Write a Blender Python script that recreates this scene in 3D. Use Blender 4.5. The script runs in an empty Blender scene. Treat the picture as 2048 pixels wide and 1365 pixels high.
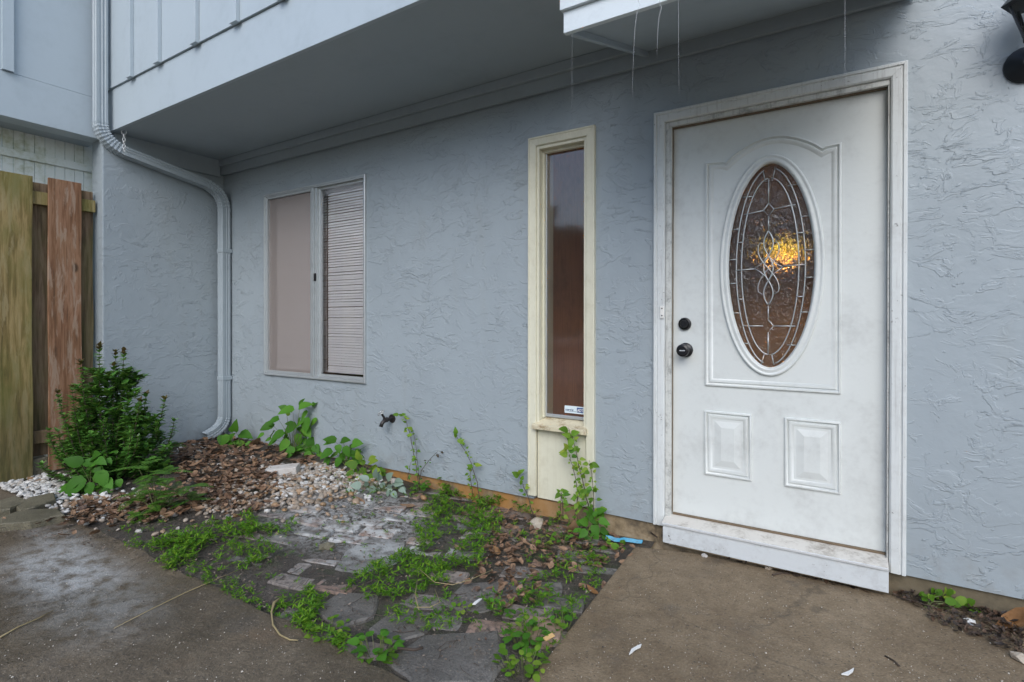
import bpy, bmesh, math, random
from mathutils import Vector, Matrix, noise as mnoise
R = math.radians
rnd = random.Random(7)
scene = bpy.context.scene
COL = scene.collection

# ------------------------------------------------------------------ camera
CAM = Vector((0.8107, -2.6837, 1.13)); FPX = 1054.6; YAW = 0.5572; PITCH = -0.0038; ROLL = 0.001; VY = 646.4
c_, s_ = math.cos(YAW), math.sin(YAW)
fwd = Vector((-s_*math.cos(PITCH), c_*math.cos(PITCH), math.sin(PITCH)))
rgt = Vector((c_, s_, 0)); upv = rgt.cross(fwd)
rg2 = rgt*math.cos(ROLL)+upv*math.sin(ROLL); up2 = -rgt*math.sin(ROLL)+upv*math.cos(ROLL)
camd = bpy.data.cameras.new('camera'); camo = bpy.data.objects.new('camera', camd); COL.objects.link(camo)
camo.matrix_world = Matrix(((rg2.x, up2.x, -fwd.x, CAM.x), (rg2.y, up2.y, -fwd.y, CAM.y), (rg2.z, up2.z, -fwd.z, CAM.z), (0, 0, 0, 1)))
camd.sensor_width = 36; camd.lens = 36*FPX/2048; camd.shift_y = -(682.5-VY)/2048; camd.clip_start = .05; camd.clip_end = 500
scene.camera = camo
# ------------------------------------------------------------------ sky, sun, exposure
SUN_AZ, SUN_EL = R(157), R(38)       # compass-like: direction the light comes from, in the xy plane from +y clockwise
w = bpy.data.worlds.new('World'); scene.world = w; w.use_nodes = True
nt = w.node_tree; nt.nodes.clear()
sky = nt.nodes.new('ShaderNodeTexSky'); sky.sky_type = 'NISHITA'; sky.sun_disc = False
sky.sun_elevation = SUN_EL; sky.sun_rotation = SUN_AZ; sky.air_density = 1.0; sky.dust_density = 1.5; sky.ozone_density = 1.5
bg = nt.nodes.new('ShaderNodeBackground'); bg.inputs[1].default_value = .135
wo = nt.nodes.new('ShaderNodeOutputWorld'); nt.links.new(sky.outputs[0], bg.inputs[0]); nt.links.new(bg.outputs[0], wo.inputs[0])
sd = bpy.data.lights.new('sun', 'SUN'); sd.energy = 0.75; sd.angle = R(42); sd.color = (.98, 1, 1)
so = bpy.data.objects.new('sun', sd); COL.objects.link(so)
sdir = Vector((math.sin(SUN_AZ)*math.cos(SUN_EL), math.cos(SUN_AZ)*math.cos(SUN_EL), math.sin(SUN_EL)))
so.rotation_euler = (-sdir).to_track_quat('-Z', 'Y').to_euler()
vs = scene.view_settings; vs.view_transform = 'Standard'; vs.look = 'None'; vs.gamma = 1; vs.use_curve_mapping = False
vs.exposure = 0.99
scene.cycles.use_denoising = True
scene.cycles.max_bounces = 8; scene.cycles.transparent_max_bounces = 12

# ------------------------------------------------------------------ helpers: places
def ray(u, v): return rg2*((u-1024)/FPX)+up2*((VY-v)/FPX)+fwd
def on_y(u, v, y=0.):
    d = ray(u, v); return CAM+d*((y-CAM.y)/d.y)
def on_x(u, v, x):
    d = ray(u, v); return CAM+d*((x-CAM.x)/d.x)
def sm(a, b, t):
    t = max(0, min(1, (t-a)/(b-a))); return t*t*(3-2*t)
def gz(x, y):                       # height of the planted bed
    h = .095*sm(1.1, 2.5, -x)*(1-.75*sm(.55, 1.45, -y))
    return h-.012+.012*mnoise.noise(Vector((x*2.3, y*2.3, 0)))
def G(u, v, dz=0.):                 # a measured spot on the bed
    z = 0.
    for _ in range(6):
        d = ray(u, v); p = CAM+d*((z-CAM.z)/d.z); z = gz(p.x, p.y)+dz
    p.z = z; return p
def poly_world(pts): return [tuple(G(*p)[:2]) for p in pts]
def inside(p, poly):
    x, y = p; c = False; j = len(poly)-1
    for i in range(len(poly)):
        xi, yi = poly[i]; xj, yj = poly[j]
        if (yi > y) != (yj > y) and x < (xj-xi)*(y-yi)/(yj-yi)+xi: c = not c
        j = i
    return c
def scatter(poly, n, rr):
    xs = [p[0] for p in poly]; ys = [p[1] for p in poly]; out = []; k = 0
    while len(out) < n and k < n*60:
        k += 1; p = (rr.uniform(min(xs), max(xs)), rr.uniform(min(ys), max(ys)))
        if inside(p, poly): out.append(p)
    return out

# ------------------------------------------------------------------ helpers: objects
class MB:
    def __init__(s): s.v = []; s.f = []
    def add(s, vs, fs):
        b = len(s.v); s.v += [tuple(q) for q in vs]; s.f += [tuple(i+b for i in f) for f in fs]; return s
    def box(s, x0, x1, y0, y1, z0, z1):
        return s.add([(x0,y0,z0),(x1,y0,z0),(x1,y1,z0),(x0,y1,z0),(x0,y0,z1),(x1,y0,z1),(x1,y1,z1),(x0,y1,z1)],
                     [(0,3,2,1),(4,5,6,7),(0,1,5,4),(1,2,6,5),(2,3,7,6),(3,0,4,7)])
    def tube(s, pts, rad, n=6, cap=True):
        pts = [Vector(p) for p in pts]; m = len(pts); base = len(s.v)
        rad = rad if isinstance(rad, (list, tuple)) else [rad]*m
        prev = None
        for i, p in enumerate(pts):
            t = (pts[min(i+1, m-1)]-pts[max(i-1, 0)]).normalized()
            a = prev if prev is not None else (Vector((0, 0, 1)) if abs(t.z) < .9 else Vector((1, 0, 0)))
            a = (a-t*a.dot(t)).normalized(); b = t.cross(a); prev = a
            for k in range(n):
                an = 2*math.pi*k/n; s.v.append(tuple(p+(a*math.cos(an)+b*math.sin(an))*rad[i]))
        for i in range(m-1):
            for k in range(n):
                q = base+i*n; s.f.append((q+k, q+(k+1) % n, q+n+(k+1) % n, q+n+k))
        if cap:
            s.f.append(tuple(base+k for k in reversed(range(n)))); s.f.append(tuple(base+(m-1)*n+k for k in range(n)))
        return s
    def lathe(s, prof, origin, axis='y', n=24):
        base = len(s.v); o = Vector(origin)
        for (r, h) in prof:
            for k in range(n):
                a = 2*math.pi*k/n; ca, sa = r*math.cos(a), r*math.sin(a)
                s.v.append(tuple(o+(Vector((ca, h, sa)) if axis == 'y' else Vector((ca, sa, h)))))
        for i in range(len(prof)-1):
            for k in range(n):
                q = base+i*n; f = (q+k, q+(k+1) % n, q+n+(k+1) % n, q+n+k)
                s.f.append(f if axis == 'z' else f[::-1])
        s.f.append(tuple(base+k for k in range(n))); s.f.append(tuple(base+(len(prof)-1)*n+k for k in range(n)))
        return s
    def mesh(s, name, smooth=False):
        me = bpy.data.meshes.new(name); me.from_pydata(s.v, [], s.f); me.update()
        if smooth: me.polygons.foreach_set('use_smooth', [True]*len(me.polygons))
        return me
    def build(s, name, mat, parent=None, smooth=False, bevel=0, auto=None):
        return put(name, s.mesh(name, smooth), mat, parent, bevel, auto)
def put(name, me, mat, parent=None, bevel=0, auto=None):
    if mat is not None and not me.materials: me.materials.append(mat)
    o = bpy.data.objects.new(name, me); COL.objects.link(o)
    if parent is not None: o.parent = parent
    if bevel:
        bm = bmesh.new(); bm.from_mesh(me); bmesh.ops.remove_doubles(bm, verts=bm.verts, dist=1e-5)
        es = [e for e in bm.edges if len(e.link_faces) == 2 and e.calc_face_angle(0) > .5]
        bmesh.ops.bevel(bm, geom=es, offset=bevel, segments=2, affect='EDGES', profile=.6)
        bm.to_mesh(me); bm.free()
    if auto is not None:
        bm = bmesh.new(); bm.from_mesh(me); bmesh.ops.recalc_face_normals(bm, faces=bm.faces)
        for f in bm.faces: f.smooth = True
        for e in bm.edges:
            if len(e.link_faces) == 2 and e.calc_face_angle(0) > auto: e.smooth = False
        bm.to_mesh(me); bm.free()
    return o
def tag(o, label=None, cat=None, group=None, kind=None):
    if label: o['label'] = label
    if cat: o['category'] = cat
    if group: o['group'] = group
    if kind: o['kind'] = kind
    return o
def empty(name, loc=(0, 0, 0), parent=None):
    o = bpy.data.objects.new(name, None); COL.objects.link(o); o.location = loc; o.empty_display_size = .05
    if parent is not None: o.parent = parent
    return o

# ------------------------------------------------------------------ helpers: materials
class NT:
    def __init__(s, name):
        s.m = bpy.data.materials.new(name); s.m.use_nodes = True; s.t = s.m.node_tree
        s.b = s.t.nodes['Principled BSDF']; s.out = s.t.nodes['Material Output']
        s.co = s.n('ShaderNodeTexCoord').outputs['Object']
    def n(s, typ, **kw):
        nd = s.t.nodes.new(typ)
        for k, v in kw.items(): setattr(nd, k, v)
        return nd
    def l(s, a, b): s.t.links.new(a, b)
    def setin(s, sock, val):
        if hasattr(val, 'is_output'): s.l(val, sock)
        elif isinstance(val, (tuple, list)) and len(val) == 3 and sock.type == 'RGBA': sock.default_value = (*val, 1)
        else: sock.default_value = val
    def geo(s): return s.n('ShaderNodeNewGeometry').outputs['Position']
    def map(s, co, scale=(1, 1, 1), rot=(0, 0, 0), loc=(0, 0, 0)):
        m = s.n('ShaderNodeMapping'); s.l(co, m.inputs[0]); m.inputs['Scale'].default_value = scale
        m.inputs['Rotation'].default_value = rot; m.inputs['Location'].default_value = loc; return m.outputs[0]
    def noise(s, co, scale, detail=4, rough=.55, dist=0.):
        n = s.n('ShaderNodeTexNoise'); s.l(co, n.inputs['Vector']); n.inputs['Scale'].default_value = scale
        n.inputs['Detail'].default_value = detail; n.inputs['Roughness'].default_value = rough; n.inputs['Distortion'].default_value = dist
        return n.outputs['Fac']
    def voro(s, co, scale, feature='F1', out='Distance', rnd_=1.):
        n = s.n('ShaderNodeTexVoronoi'); n.feature = feature; s.l(co, n.inputs['Vector']); n.inputs['Scale'].default_value = scale
        n.inputs['Randomness'].default_value = rnd_; return n.outputs[out]
    def ramp(s, fac, stops):
        r = s.n('ShaderNodeValToRGB'); s.l(fac, r.inputs[0]); e = r.color_ramp.elements
        while len(e) < len(stops): e.new(.5)
        for el, (p, c) in zip(e, stops):
            el.position = p; el.color = (c, c, c, 1) if isinstance(c, (int, float)) else (*c, 1)
        return r.outputs[0]
    def step(s, fac, a, b): # smooth remap a..b -> 0..1
        m = s.n('ShaderNodeMapRange'); m.interpolation_type = 'SMOOTHSTEP'; s.l(fac, m.inputs[0])
        m.inputs[1].default_value = a; m.inputs[2].default_value = b; return m.outputs[0]
    def math(s, op, a, b=0.):
        m = s.n('ShaderNodeMath', operation=op); s.setin(m.inputs[0], a); s.setin(m.inputs[1], b); return m.outputs[0]
    def mix(s, fac, a, b, mode='MIX'):
        m = s.n('ShaderNodeMix', data_type='RGBA', blend_type=mode); s.setin(m.inputs[0], fac); s.setin(m.inputs[6], a); s.setin(m.inputs[7], b); return m.outputs[2]
    def bump(s, h, dist=.01, strength=1., normal=None):
        b = s.n('ShaderNodeBump'); s.l(h, b.inputs['Height']); b.inputs['Distance'].default_value = dist; b.inputs['Strength'].default_value = strength
        if normal: s.l(normal, b.inputs['Normal'])
        return b.outputs[0]
    def fin(s, color=None, rough=None, normal=None, **kw):
        if color is not None: s.setin(s.b.inputs['Base Color'], color)
        if rough is not None: s.setin(s.b.inputs['Roughness'], rough)
        if normal is not None: s.l(normal, s.b.inputs['Normal'])
        for k, v in kw.items(): s.setin(s.b.inputs[k.replace('_', ' ')], v)
        return s.m
def scl(c, k): return tuple(x*k for x in c)
def paint(name, c, rough=.5, dirt=.12, scale=6, grain=0., dcol=None, spots=0., metal=0.):
    t = NT(name); co = t.geo()
    n1 = t.noise(co, scale, 6, .65); n2 = t.noise(co, scale*7, 4, .6)
    f = t.math('ADD', t.math('MULTIPLY', n1, .7), t.math('MULTIPLY', n2, .3))
    dc = dcol or scl(c, .62)
    col = t.mix(t.math('MULTIPLY', t.step(f, .45, .75), dirt*3), c, dc)
    h = n2
    if grain:
        g = t.noise(t.map(co, (1, 1, .04)), 90, 3, .6); col = t.mix(t.math('MULTIPLY', t.step(g, .52, .7), grain), col, dc); h = g
    if spots:
        v = t.noise(co, 75, 2, .5); m = t.math('MULTIPLY', t.step(v, .70, .74), t.step(n1, .45, .6)); col = t.mix(t.math('MULTIPLY', m, spots), col, (.09, .085, .08))
    return t.fin(col, rough, t.bump(h, .0012, .5), Metallic=metal)

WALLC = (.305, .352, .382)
def stucco(name, vertical_plane='xz'):
    t = NT(name); co = t.geo()
    warp = t.n('ShaderNodeTexNoise'); t.l(co, warp.inputs['Vector']); warp.inputs['Scale'].default_value = 3.5; warp.inputs['Detail'].default_value = 3
    vm = t.n('ShaderNodeVectorMath', operation='MULTIPLY_ADD'); t.l(warp.outputs['Color'], vm.inputs[0]); vm.inputs[1].default_value = (.16, .16, .16); t.l(co, vm.inputs[2])
    wc = vm.outputs[0]
    a = t.noise(t.map(wc, (1, 1, 1.9), (0, R(14), 0)), 5.2, 6, .6, .5)
    b = t.noise(t.map(wc, (1.0, 1.0, 2.6), (0, R(-24), 0), (3, 1, 7)), 8.5, 5, .6, .7)
    d = t.noise(t.map(wc, (1.5, 1.5, 1.0), (0, R(35), 0), (9, 4, 2)), 13, 5, .6, .6)
    pa = t.math('SUBTRACT', t.step(a, .525, .565), t.math('MULTIPLY', t.step(a, .55, .80), 1.))
    pb = t.math('SUBTRACT', t.step(b, .56, .60), t.math('MULTIPLY', t.step(b, .585, .82), 1.))
    pd = t.math('SUBTRACT', t.step(d, .585, .63), t.math('MULTIPLY', t.step(d, .61, .82), 1.))
    msk = t.step(t.noise(co, 2.2, 2, .5), .36, .6); ms2 = t.math('ADD', .35, t.math('MULTIPLY', t.step(t.noise(t.map(co, loc=(4, 4, 4)), 1.9, 3, .55), .4, .62), .65))
    fine = t.noise(wc, 55, 5, .62)
    h = t.math('ADD', t.math('MULTIPLY', t.math('MULTIPLY', pa, ms2), .75), t.math('MULTIPLY', t.math('MULTIPLY', pb, msk), .8))
    h = t.math('ADD', h, t.math('MULTIPLY', t.math('MULTIPLY', pd, t.math('SUBTRACT', 1., msk)), .55))
    h = t.math('ADD', h, t.math('MULTIPLY', fine, .34))
    h = t.math('ADD', h, t.math('MULTIPLY', t.noise(co, 7, 3, .5), 1.8))
    dirt = t.step(t.noise(co, 1.7, 6, .6), .42, .8)
    col = t.mix(t.math('MULTIPLY', dirt, .45), WALLC, scl(WALLC, .78)); col = t.mix(t.math('MULTIPLY', t.step(t.noise(t.map(co, (1, 1, .22), loc=(7, 1, 3)), 6, 4, .6), .55, .75), .22), col, (.27, .29, .27))
    sp = t.noise(co, 60, 2, .5); col = t.mix(t.math('MULTIPLY', t.step(sp, .77, .8), .4), col, (.2, .21, .21))
    # splash-back dirt low on the wall
    z = t.n('ShaderNodeSeparateXYZ'); t.l(co, z.inputs[0])
    lo = t.math('MULTIPLY', t.math('SUBTRACT', 1., t.step(z.outputs[2], .09, .32)), t.step(t.noise(co, 9, 5, .65), .45, .7))
    col = t.mix(t.math('MULTIPLY', lo, .4), col, (.20, .19, .165))
    return t.fin(col, t.math('ADD', .36, t.math('MULTIPLY', fine, .2)), t.bump(h, .0040, .75))

def concrete(name, wet=0.5, lime=None, base=((.11, .075, .042), (.185, .137, .083), (.285, .222, .145))):
    t = NT(name); co = t.geo()
    n1 = t.noise(co, 1.6, 6, .62); n2 = t.noise(co, 11, 6, .68); n3 = t.noise(co, 130, 3, .6); n4 = t.noise(co, 40, 4, .65)
    f = t.math('ADD', t.math('MULTIPLY', n1, .36), t.math('ADD', t.math('MULTIPLY', n2, .30), t.math('MULTIPLY', n3, .34)))
    col = t.ramp(f, [(.38, base[0]), (.5, base[1]), (.66, base[2])])
    col = t.mix(t.math('MULTIPLY', t.step(n4, .5, .72), .35), col, scl(base[0], .55))
    col = t.mix(t.math('MULTIPLY', t.step(t.noise(co, 4.3, 5, .6), .55, .75), .5), col, (.075, .068, .058))
    col = t.mix(t.math('MULTIPLY', t.step(t.noise(t.map(co, loc=(5, 2, 0)), 3.1, 4, .6), .58, .78), .35), col, (.2, .13, .07))
    v = t.voro(co, 95); vc = t.voro(co, 95, out='Color')
    sx = t.n('ShaderNodeSeparateColor'); t.l(vc, sx.inputs[0])
    sp = t.math('MULTIPLY', t.math('LESS_THAN', v, .24), t.math('GREATER_THAN', sx.outputs[0], .80))
    col = t.mix(t.math('MULTIPLY', sp, .5), col, (.38, .33, .26))
    sp2 = t.math('MULTIPLY', t.math('LESS_THAN', v, .3), t.math('LESS_THAN', sx.outputs[1], .10))
    col = t.mix(t.math('MULTIPLY', sp2, .7), col, (.04, .035, .03))
    if lime:
        for (cx, cy, rx, ry, amt) in lime:
            m = t.map(co, (1/rx, 1/ry, 0), (0, 0, 0), (-cx/rx, -cy/ry, 0))
            ln = t.n('ShaderNodeVectorMath', operation='LENGTH'); t.l(m, ln.inputs[0])
            k = t.math('MULTIPLY', t.math('SUBTRACT', 1., t.step(ln.outputs['Value'], .2, 1.)), t.step(n2, .32, .62))
            col = t.mix(t.math('MULTIPLY', k, amt), col, (.40, .41, .40))
    wv = t.n('ShaderNodeTexNoise'); t.l(co, wv.inputs['Vector']); wv.inputs['Scale'].default_value = 4; wv.inputs['Detail'].default_value = 5
    va = t.n('ShaderNodeVectorMath', operation='MULTIPLY_ADD'); t.l(wv.outputs['Color'], va.inputs[0]); va.inputs[1].default_value = (.35, .35, 0); t.l(t.map(co, (1, 1, 0)), va.inputs[2])
    ck = t.math('MULTIPLY', t.math('SUBTRACT', 1., t.step(t.voro(va.outputs[0], .8, 'DISTANCE_TO_EDGE'), .0, .006)), t.step(n1, .45, .52))
    col = t.mix(t.math('MULTIPLY', ck, .4), col, (.03, .026, .02))
    wetn = t.step(t.noise(t.map(co, loc=(2, 8, 0)), 1.3, 4, .55), .42, .62)
    rough = t.math('SUBTRACT', .72, t.math('MULTIPLY', wetn, .38*wet))
    col = t.mix(t.math('MULTIPLY', wetn, .3*wet), col, scl(base[0], .7))
    h = t.math('ADD', t.math('MULTIPLY', n3, .5), t.math('MULTIPLY', n4, .7))
    return t.fin(col, rough, t.bump(h, .009, .9))

def wood(name, c1, c2, moss=0., axis_scale=(1, 1, .06), worn=None):
    t = NT(name); co = t.geo(); oi = t.n('ShaderNodeObjectInfo')
    vm = t.n('ShaderNodeVectorMath', operation='MULTIPLY_ADD'); t.l(oi.outputs['Random'], vm.inputs[0]); vm.inputs[1].default_value = (7, 7, 7); t.l(co, vm.inputs[2]); co2 = vm.outputs[0]
    g = t.noise(t.map(co2, axis_scale), 40, 5, .65, .6); g2 = t.noise(t.map(co2, (1, 1, .12)), 14, 4, .6, 1.2)
    f = t.math('ADD', t.math('MULTIPLY', g, .6), t.math('MULTIPLY', g2, .4))
    col = t.ramp(f, [(.36, scl(c1, .42)), (.47, c1), (.56, c2), (.66, scl(c1, .8))])
    kn = t.voro(t.map(co2, (1, 1, .55)), 3.2); col = t.mix(t.math('SUBTRACT', 1., t.step(kn, .03, .085)), col, scl(c1, .3))
    if worn:
        wn = t.step(t.noise(t.map(co2, (1, 1, .16)), 26, 5, .65, .4), .50, .60); col = t.mix(t.math('MULTIPLY', wn, .7), col, worn)
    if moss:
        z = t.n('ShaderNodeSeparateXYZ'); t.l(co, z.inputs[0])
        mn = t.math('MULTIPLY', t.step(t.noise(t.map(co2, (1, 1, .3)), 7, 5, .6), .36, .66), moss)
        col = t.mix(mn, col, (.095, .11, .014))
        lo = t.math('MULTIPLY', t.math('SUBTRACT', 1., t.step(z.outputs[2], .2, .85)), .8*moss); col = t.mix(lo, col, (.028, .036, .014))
    return t.fin(col, .75, t.bump(f, .004, .7))

def leafm(name, c, c2=None, rough=.4, trans=.35, var=.35, spec=.5):
    t = NT(name); gm = t.n('ShaderNodeNewGeometry'); oi = t.n('ShaderNodeObjectInfo')
    r = t.math('FRACT', t.math('ADD', gm.outputs['Random Per Island'], oi.outputs['Random']))
    n = t.noise(gm.outputs['Position'], 25, 3, .6)
    k = t.math('ADD', t.math('MULTIPLY', r, .7), t.math('MULTIPLY', n, .3))
    col = t.ramp(k, [(.1, scl(c, 1-var)), (.5, c), (.82, c2 or scl(c, 1+var)), (.93, (max(c[0]*2.6, .16), max(c[1]*1.15, .15), c[2]))])
    t.fin(col, rough); t.b.inputs['Specular IOR Level'].default_value = spec
    tr = t.n('ShaderNodeBsdfTranslucent'); t.l(t.mix(.5, col, (.25, .35, .02), 'MIX'), tr.inputs[0])
    mx = t.n('ShaderNodeMixShader'); mx.inputs[0].default_value = trans; t.l(t.b.outputs[0], mx.inputs[1]); t.l(tr.outputs[0], mx.inputs[2]); t.l(mx.outputs[0], t.out.inputs[0])
    return t.m
def dryleaf(name, c1, c2, c3):
    t = NT(name); gm = t.n('ShaderNodeNewGeometry'); oi = t.n('ShaderNodeObjectInfo')
    r = t.math('FRACT', t.math('ADD', gm.outputs['Random Per Island'], oi.outputs['Random']))
    n = t.noise(gm.outputs['Position'], 60, 4, .6)
    col = t.mix(.35, t.ramp(r, [(.05, c1), (.5, c2), (.95, c3)]), t.ramp(n, [(.35, c1), (.65, c3)]))
    return t.fin(col, .55, t.bump(n, .003, .5))
def glassm(name, tint=(1, 1, 1), ior=1.5, rg=.01, haze=0.):
    t = NT(name); tr = t.n('ShaderNodeBsdfTransparent'); tr.inputs[0].default_value = (*tint, 1)
    gl = t.n('ShaderNodeBsdfGlossy'); gl.inputs['Roughness'].default_value = rg
    fr = t.n('ShaderNodeFresnel'); fr.inputs[0].default_value = ior
    nb = t.bump(t.noise(t.geo(), 1.5, 1, .5), .002, .6); t.l(nb, gl.inputs['Normal']); 
    mx = t.n('ShaderNodeMixShader'); t.l(t.math('MULTIPLY', fr.outputs[0], 2.2), mx.inputs[0]); t.l(gl.outputs[0], mx.inputs[2]); t.l(mx.outputs[0], t.out.inputs[0])
    if haze:
        t.fin((.45, .43, .42), .6); hz = t.n('ShaderNodeMixShader'); hz.inputs[0].default_value = haze; t.l(tr.outputs[0], hz.inputs[1]); t.l(t.b.outputs[0], hz.inputs[2]); t.l(hz.outputs[0], mx.inputs[1])
    else: t.l(tr.outputs[0], mx.inputs[1])
    return t.m
M = {}
M['stucco'] = stucco('painted_stucco')
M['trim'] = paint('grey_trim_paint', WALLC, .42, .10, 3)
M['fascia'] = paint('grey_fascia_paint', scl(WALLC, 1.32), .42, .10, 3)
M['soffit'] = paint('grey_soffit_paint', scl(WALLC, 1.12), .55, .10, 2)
M['pipe'] = paint('grey_pipe_enamel', scl(WALLC, 1.08), .33, .10, 8)
M['door'] = paint('white_door_paint', (.62, .65, .635), .40, .18, 5, dcol=(.40, .41, .40))
M['casing'] = paint('white_casing_paint', (.61, .64, .635), .5, .18, 7, grain=.45, dcol=(.38, .38, .37), spots=.8)
M['jamb'] = paint('worn_jamb_paint', (.58, .59, .56), .5, .4, 14, grain=.4, dcol=(.20, .20, .19))
M['kick'] = paint('flaking_white_paint', (.55, .585, .60), .55, .24, 9, dcol=(.36, .37, .37), spots=1.)
M['sill'] = paint('dirty_sill_paint', (.60, .58, .53), .5, .40, 11, dcol=(.26, .23, .19))
M['cream'] = paint('cream_paint', (.64, .625, .50), .5, .14, 8, grain=.15, dcol=(.40, .36, .25))
M['creamdirt'] = paint('stained_cream_paint', (.60, .55, .40), .55, .5, 16, dcol=(.30, .22, .12))
M['alu'] = paint('mill_aluminium', (.50, .53, .54), .38, .15, 12, metal=.55)
M['black'] = paint('dark_bronze', (.014, .014, .016), .32, .1, 30, metal=.3)
M['lantern'] = paint('blue_black_enamel', (.008, .012, .018), .38, .1, 30)
M['white'] = paint('white_plastic', (.75, .74, .70), .4, .1, 30)
M['brass'] = paint('weathered_bronze', (.055, .05, .05), .45, .3, 60, metal=.7)
M['steel'] = paint('galvanised_steel', (.62, .64, .65), .35, .1, 40, metal=.25)
M['shingle'] = paint('pink_shingle', (.55, .40, .31), .85, .2, 30)
M['awn'] = paint('awning_white_paint', (.60, .66, .69), .5, .15, 8)
M['rubber'] = paint('brown_weatherstrip', (.16, .115, .07), .6, .3, 20)
M['glass'] = glassm('window_glass'); M['dullglass'] = glassm('dusty_sidelight_glass', rg=.06, haze=.05)
M['lead'] = paint('lead_came', (.46, .48, .48), .35, .1, 50, metal=.6)
M['blind'] = paint('pale_blind', (.90, .88, .88), .45, .04, 6)
M['intwall'] = paint('brown_interior_wall', (.40, .29, .21), .6, .35, 2, grain=.7)
M['intceil'] = paint('beige_interior_ceiling', (.66, .52, .38), .8, .1, 2)
M['intfloor'] = paint('dark_interior_floor', (.30, .19, .11), .5, .2, 4)
M['whitefence'] = paint('mildewed_white_paint', (.72, .75, .70), .6, .35, 5, dcol=(.40, .42, .25))
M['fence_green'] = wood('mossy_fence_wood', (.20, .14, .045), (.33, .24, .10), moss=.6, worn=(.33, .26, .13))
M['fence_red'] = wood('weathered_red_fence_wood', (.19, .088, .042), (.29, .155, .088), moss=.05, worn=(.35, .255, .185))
M['fence_back'] = wood('dark_fence_wood', (.14, .085, .045), (.22, .15, .09), moss=.35)  # darker brown wood for the boards behind and the lower rail
M['soil'] = None
def soil():
    t = NT('dark_wet_soil'); co = t.geo(); n1 = t.noise(co, 5, 6, .65); n2 = t.noise(co, 45, 5, .7); n3 = t.noise(co, 160, 3, .6)
    f = t.math('ADD', t.math('MULTIPLY', n1, .4), t.math('ADD', t.math('MULTIPLY', n2, .35), t.math('MULTIPLY', n3, .25)))
    col = t.ramp(f, [(.34, (.02, .016, .012)), (.5, (.065, .054, .043)), (.66, (.16, .14, .115))])
    col = t.mix(t.math('MULTIPLY', t.step(t.noise(t.map(co, loc=(3, 3, 0)), 6, 5, .65), .52, .68), .65), col, (.035, .052, .016))
    m = t.map(co, (1/.75, 1/.55, 0), (0, 0, 0), (1.55/.75, .62/.55, 0)); ln = t.n('ShaderNodeVectorMath', operation='LENGTH'); t.l(m, ln.inputs[0])
    k = t.math('MULTIPLY', t.math('SUBTRACT', 1., t.step(ln.outputs['Value'], .3, 1.)), t.step(n2, .38, .6)); col = t.mix(t.math('MULTIPLY', k, .85), col, (.42, .42, .41))
    return t.fin(col, .6, t.bump(t.math('ADD', n2, n3), .012, .8))
M['soil'] = soil()
M['walk'] = concrete('wet_concrete', 1.0, lime=[(-2.2, -1.74, .60, .26, .8), (-1.75, -1.78, .6, .30, .5), (-2.6, -1.62, .5, .14, .5)], base=((.065, .05, .032), (.12, .094, .062), (.195, .157, .108)))
M['stoop'] = concrete('brown_concrete', .3)
def paver():
    t = NT('paving_stone_grey'); co = t.geo(); oi = t.n('ShaderNodeObjectInfo')
    n1 = t.noise(co, 6, 5, .6); n2 = t.noise(co, 50, 5, .68); n3 = t.noise(co, 20, 4, .6)
    col = t.ramp(oi.outputs['Random'], [(.0, (.15, .14, .13)), (.35, (.21, .195, .18)), (.6, (.26, .215, .185)), (.75, (.30, .185, .13)), (1., (.19, .18, .175))])
    col = t.mix(t.step(n2, .42, .72), col, scl((.10, .092, .082), .6))
    col = t.mix(t.math('MULTIPLY', t.step(n3, .5, .7), .5), col, (.045, .04, .034))
    m = t.map(co, (1/.85, 1/.62, 0), (0, 0, 0), (1.32/.85, .68/.62, 0)); ln = t.n('ShaderNodeVectorMath', operation='LENGTH'); t.l(m, ln.inputs[0])
    k = t.math('MULTIPLY', t.math('SUBTRACT', 1., t.step(ln.outputs['Value'], .25, 1.)), t.step(t.math('ADD', t.math('MULTIPLY', n1, .5), t.math('MULTIPLY', n3, .5)), .40, .58))
    col = t.mix(t.math('MULTIPLY', k, .9), col, (.50, .51, .50))
    return t.fin(col, .5, t.bump(t.math('ADD', n2, n3), .006, .7))
M['paver'] = paver()
M['flag'] = concrete('grey_flagstone', .8, lime=[(-1.08, -.84, .42, .30, 1.)], base=((.085, .078, .068), (.145, .135, .12), (.215, .20, .18)))
def found():
    t = NT('stained_foundation'); co = t.geo(); n1 = t.noise(co, 4, 6, .65); n2 = t.noise(co, 30, 5, .65)
    f = t.math('ADD', t.math('MULTIPLY', n1, .6), t.math('MULTIPLY', n2, .4))
    col = t.ramp(f, [(.38, (.11, .085, .055)), (.5, (.25, .19, .115)), (.64, (.36, .30, .21))])
    x = t.n('ShaderNodeSeparateXYZ'); t.l(co, x.inputs[0])
    k = t.math('MULTIPLY', t.math('MULTIPLY', t.step(x.outputs[0], -3., -2.3), t.math('SUBTRACT', 1., t.step(x.outputs[0], -.9, -.1))), t.step(n1, .38, .6))
    col = t.mix(t.math('MULTIPLY', k, .85), col, (.34, .155, .028))
    k2 = t.step(x.outputs[0], .6, 1.05); col = t.mix(t.math('MULTIPLY', k2, .75), col, (.10, .085, .055))
    return t.fin(col, .75, t.bump(f, .008, .7))
M['found'] = found()
def pebm(name, stops):
    t = NT(name); gm = t.n('ShaderNodeNewGeometry'); oi = t.n('ShaderNodeObjectInfo')
    r = t.math('FRACT', t.math('ADD', gm.outputs['Random Per Island'], oi.outputs['Random']))
    n = t.noise(gm.outputs['Position'], 90, 4, .6); col = t.mix(t.math('MULTIPLY', t.step(n, .45, .7), .35), t.ramp(r, stops), (.16, .12, .085))
    return t.fin(col, .5, t.bump(n, .002, .5))
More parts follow.
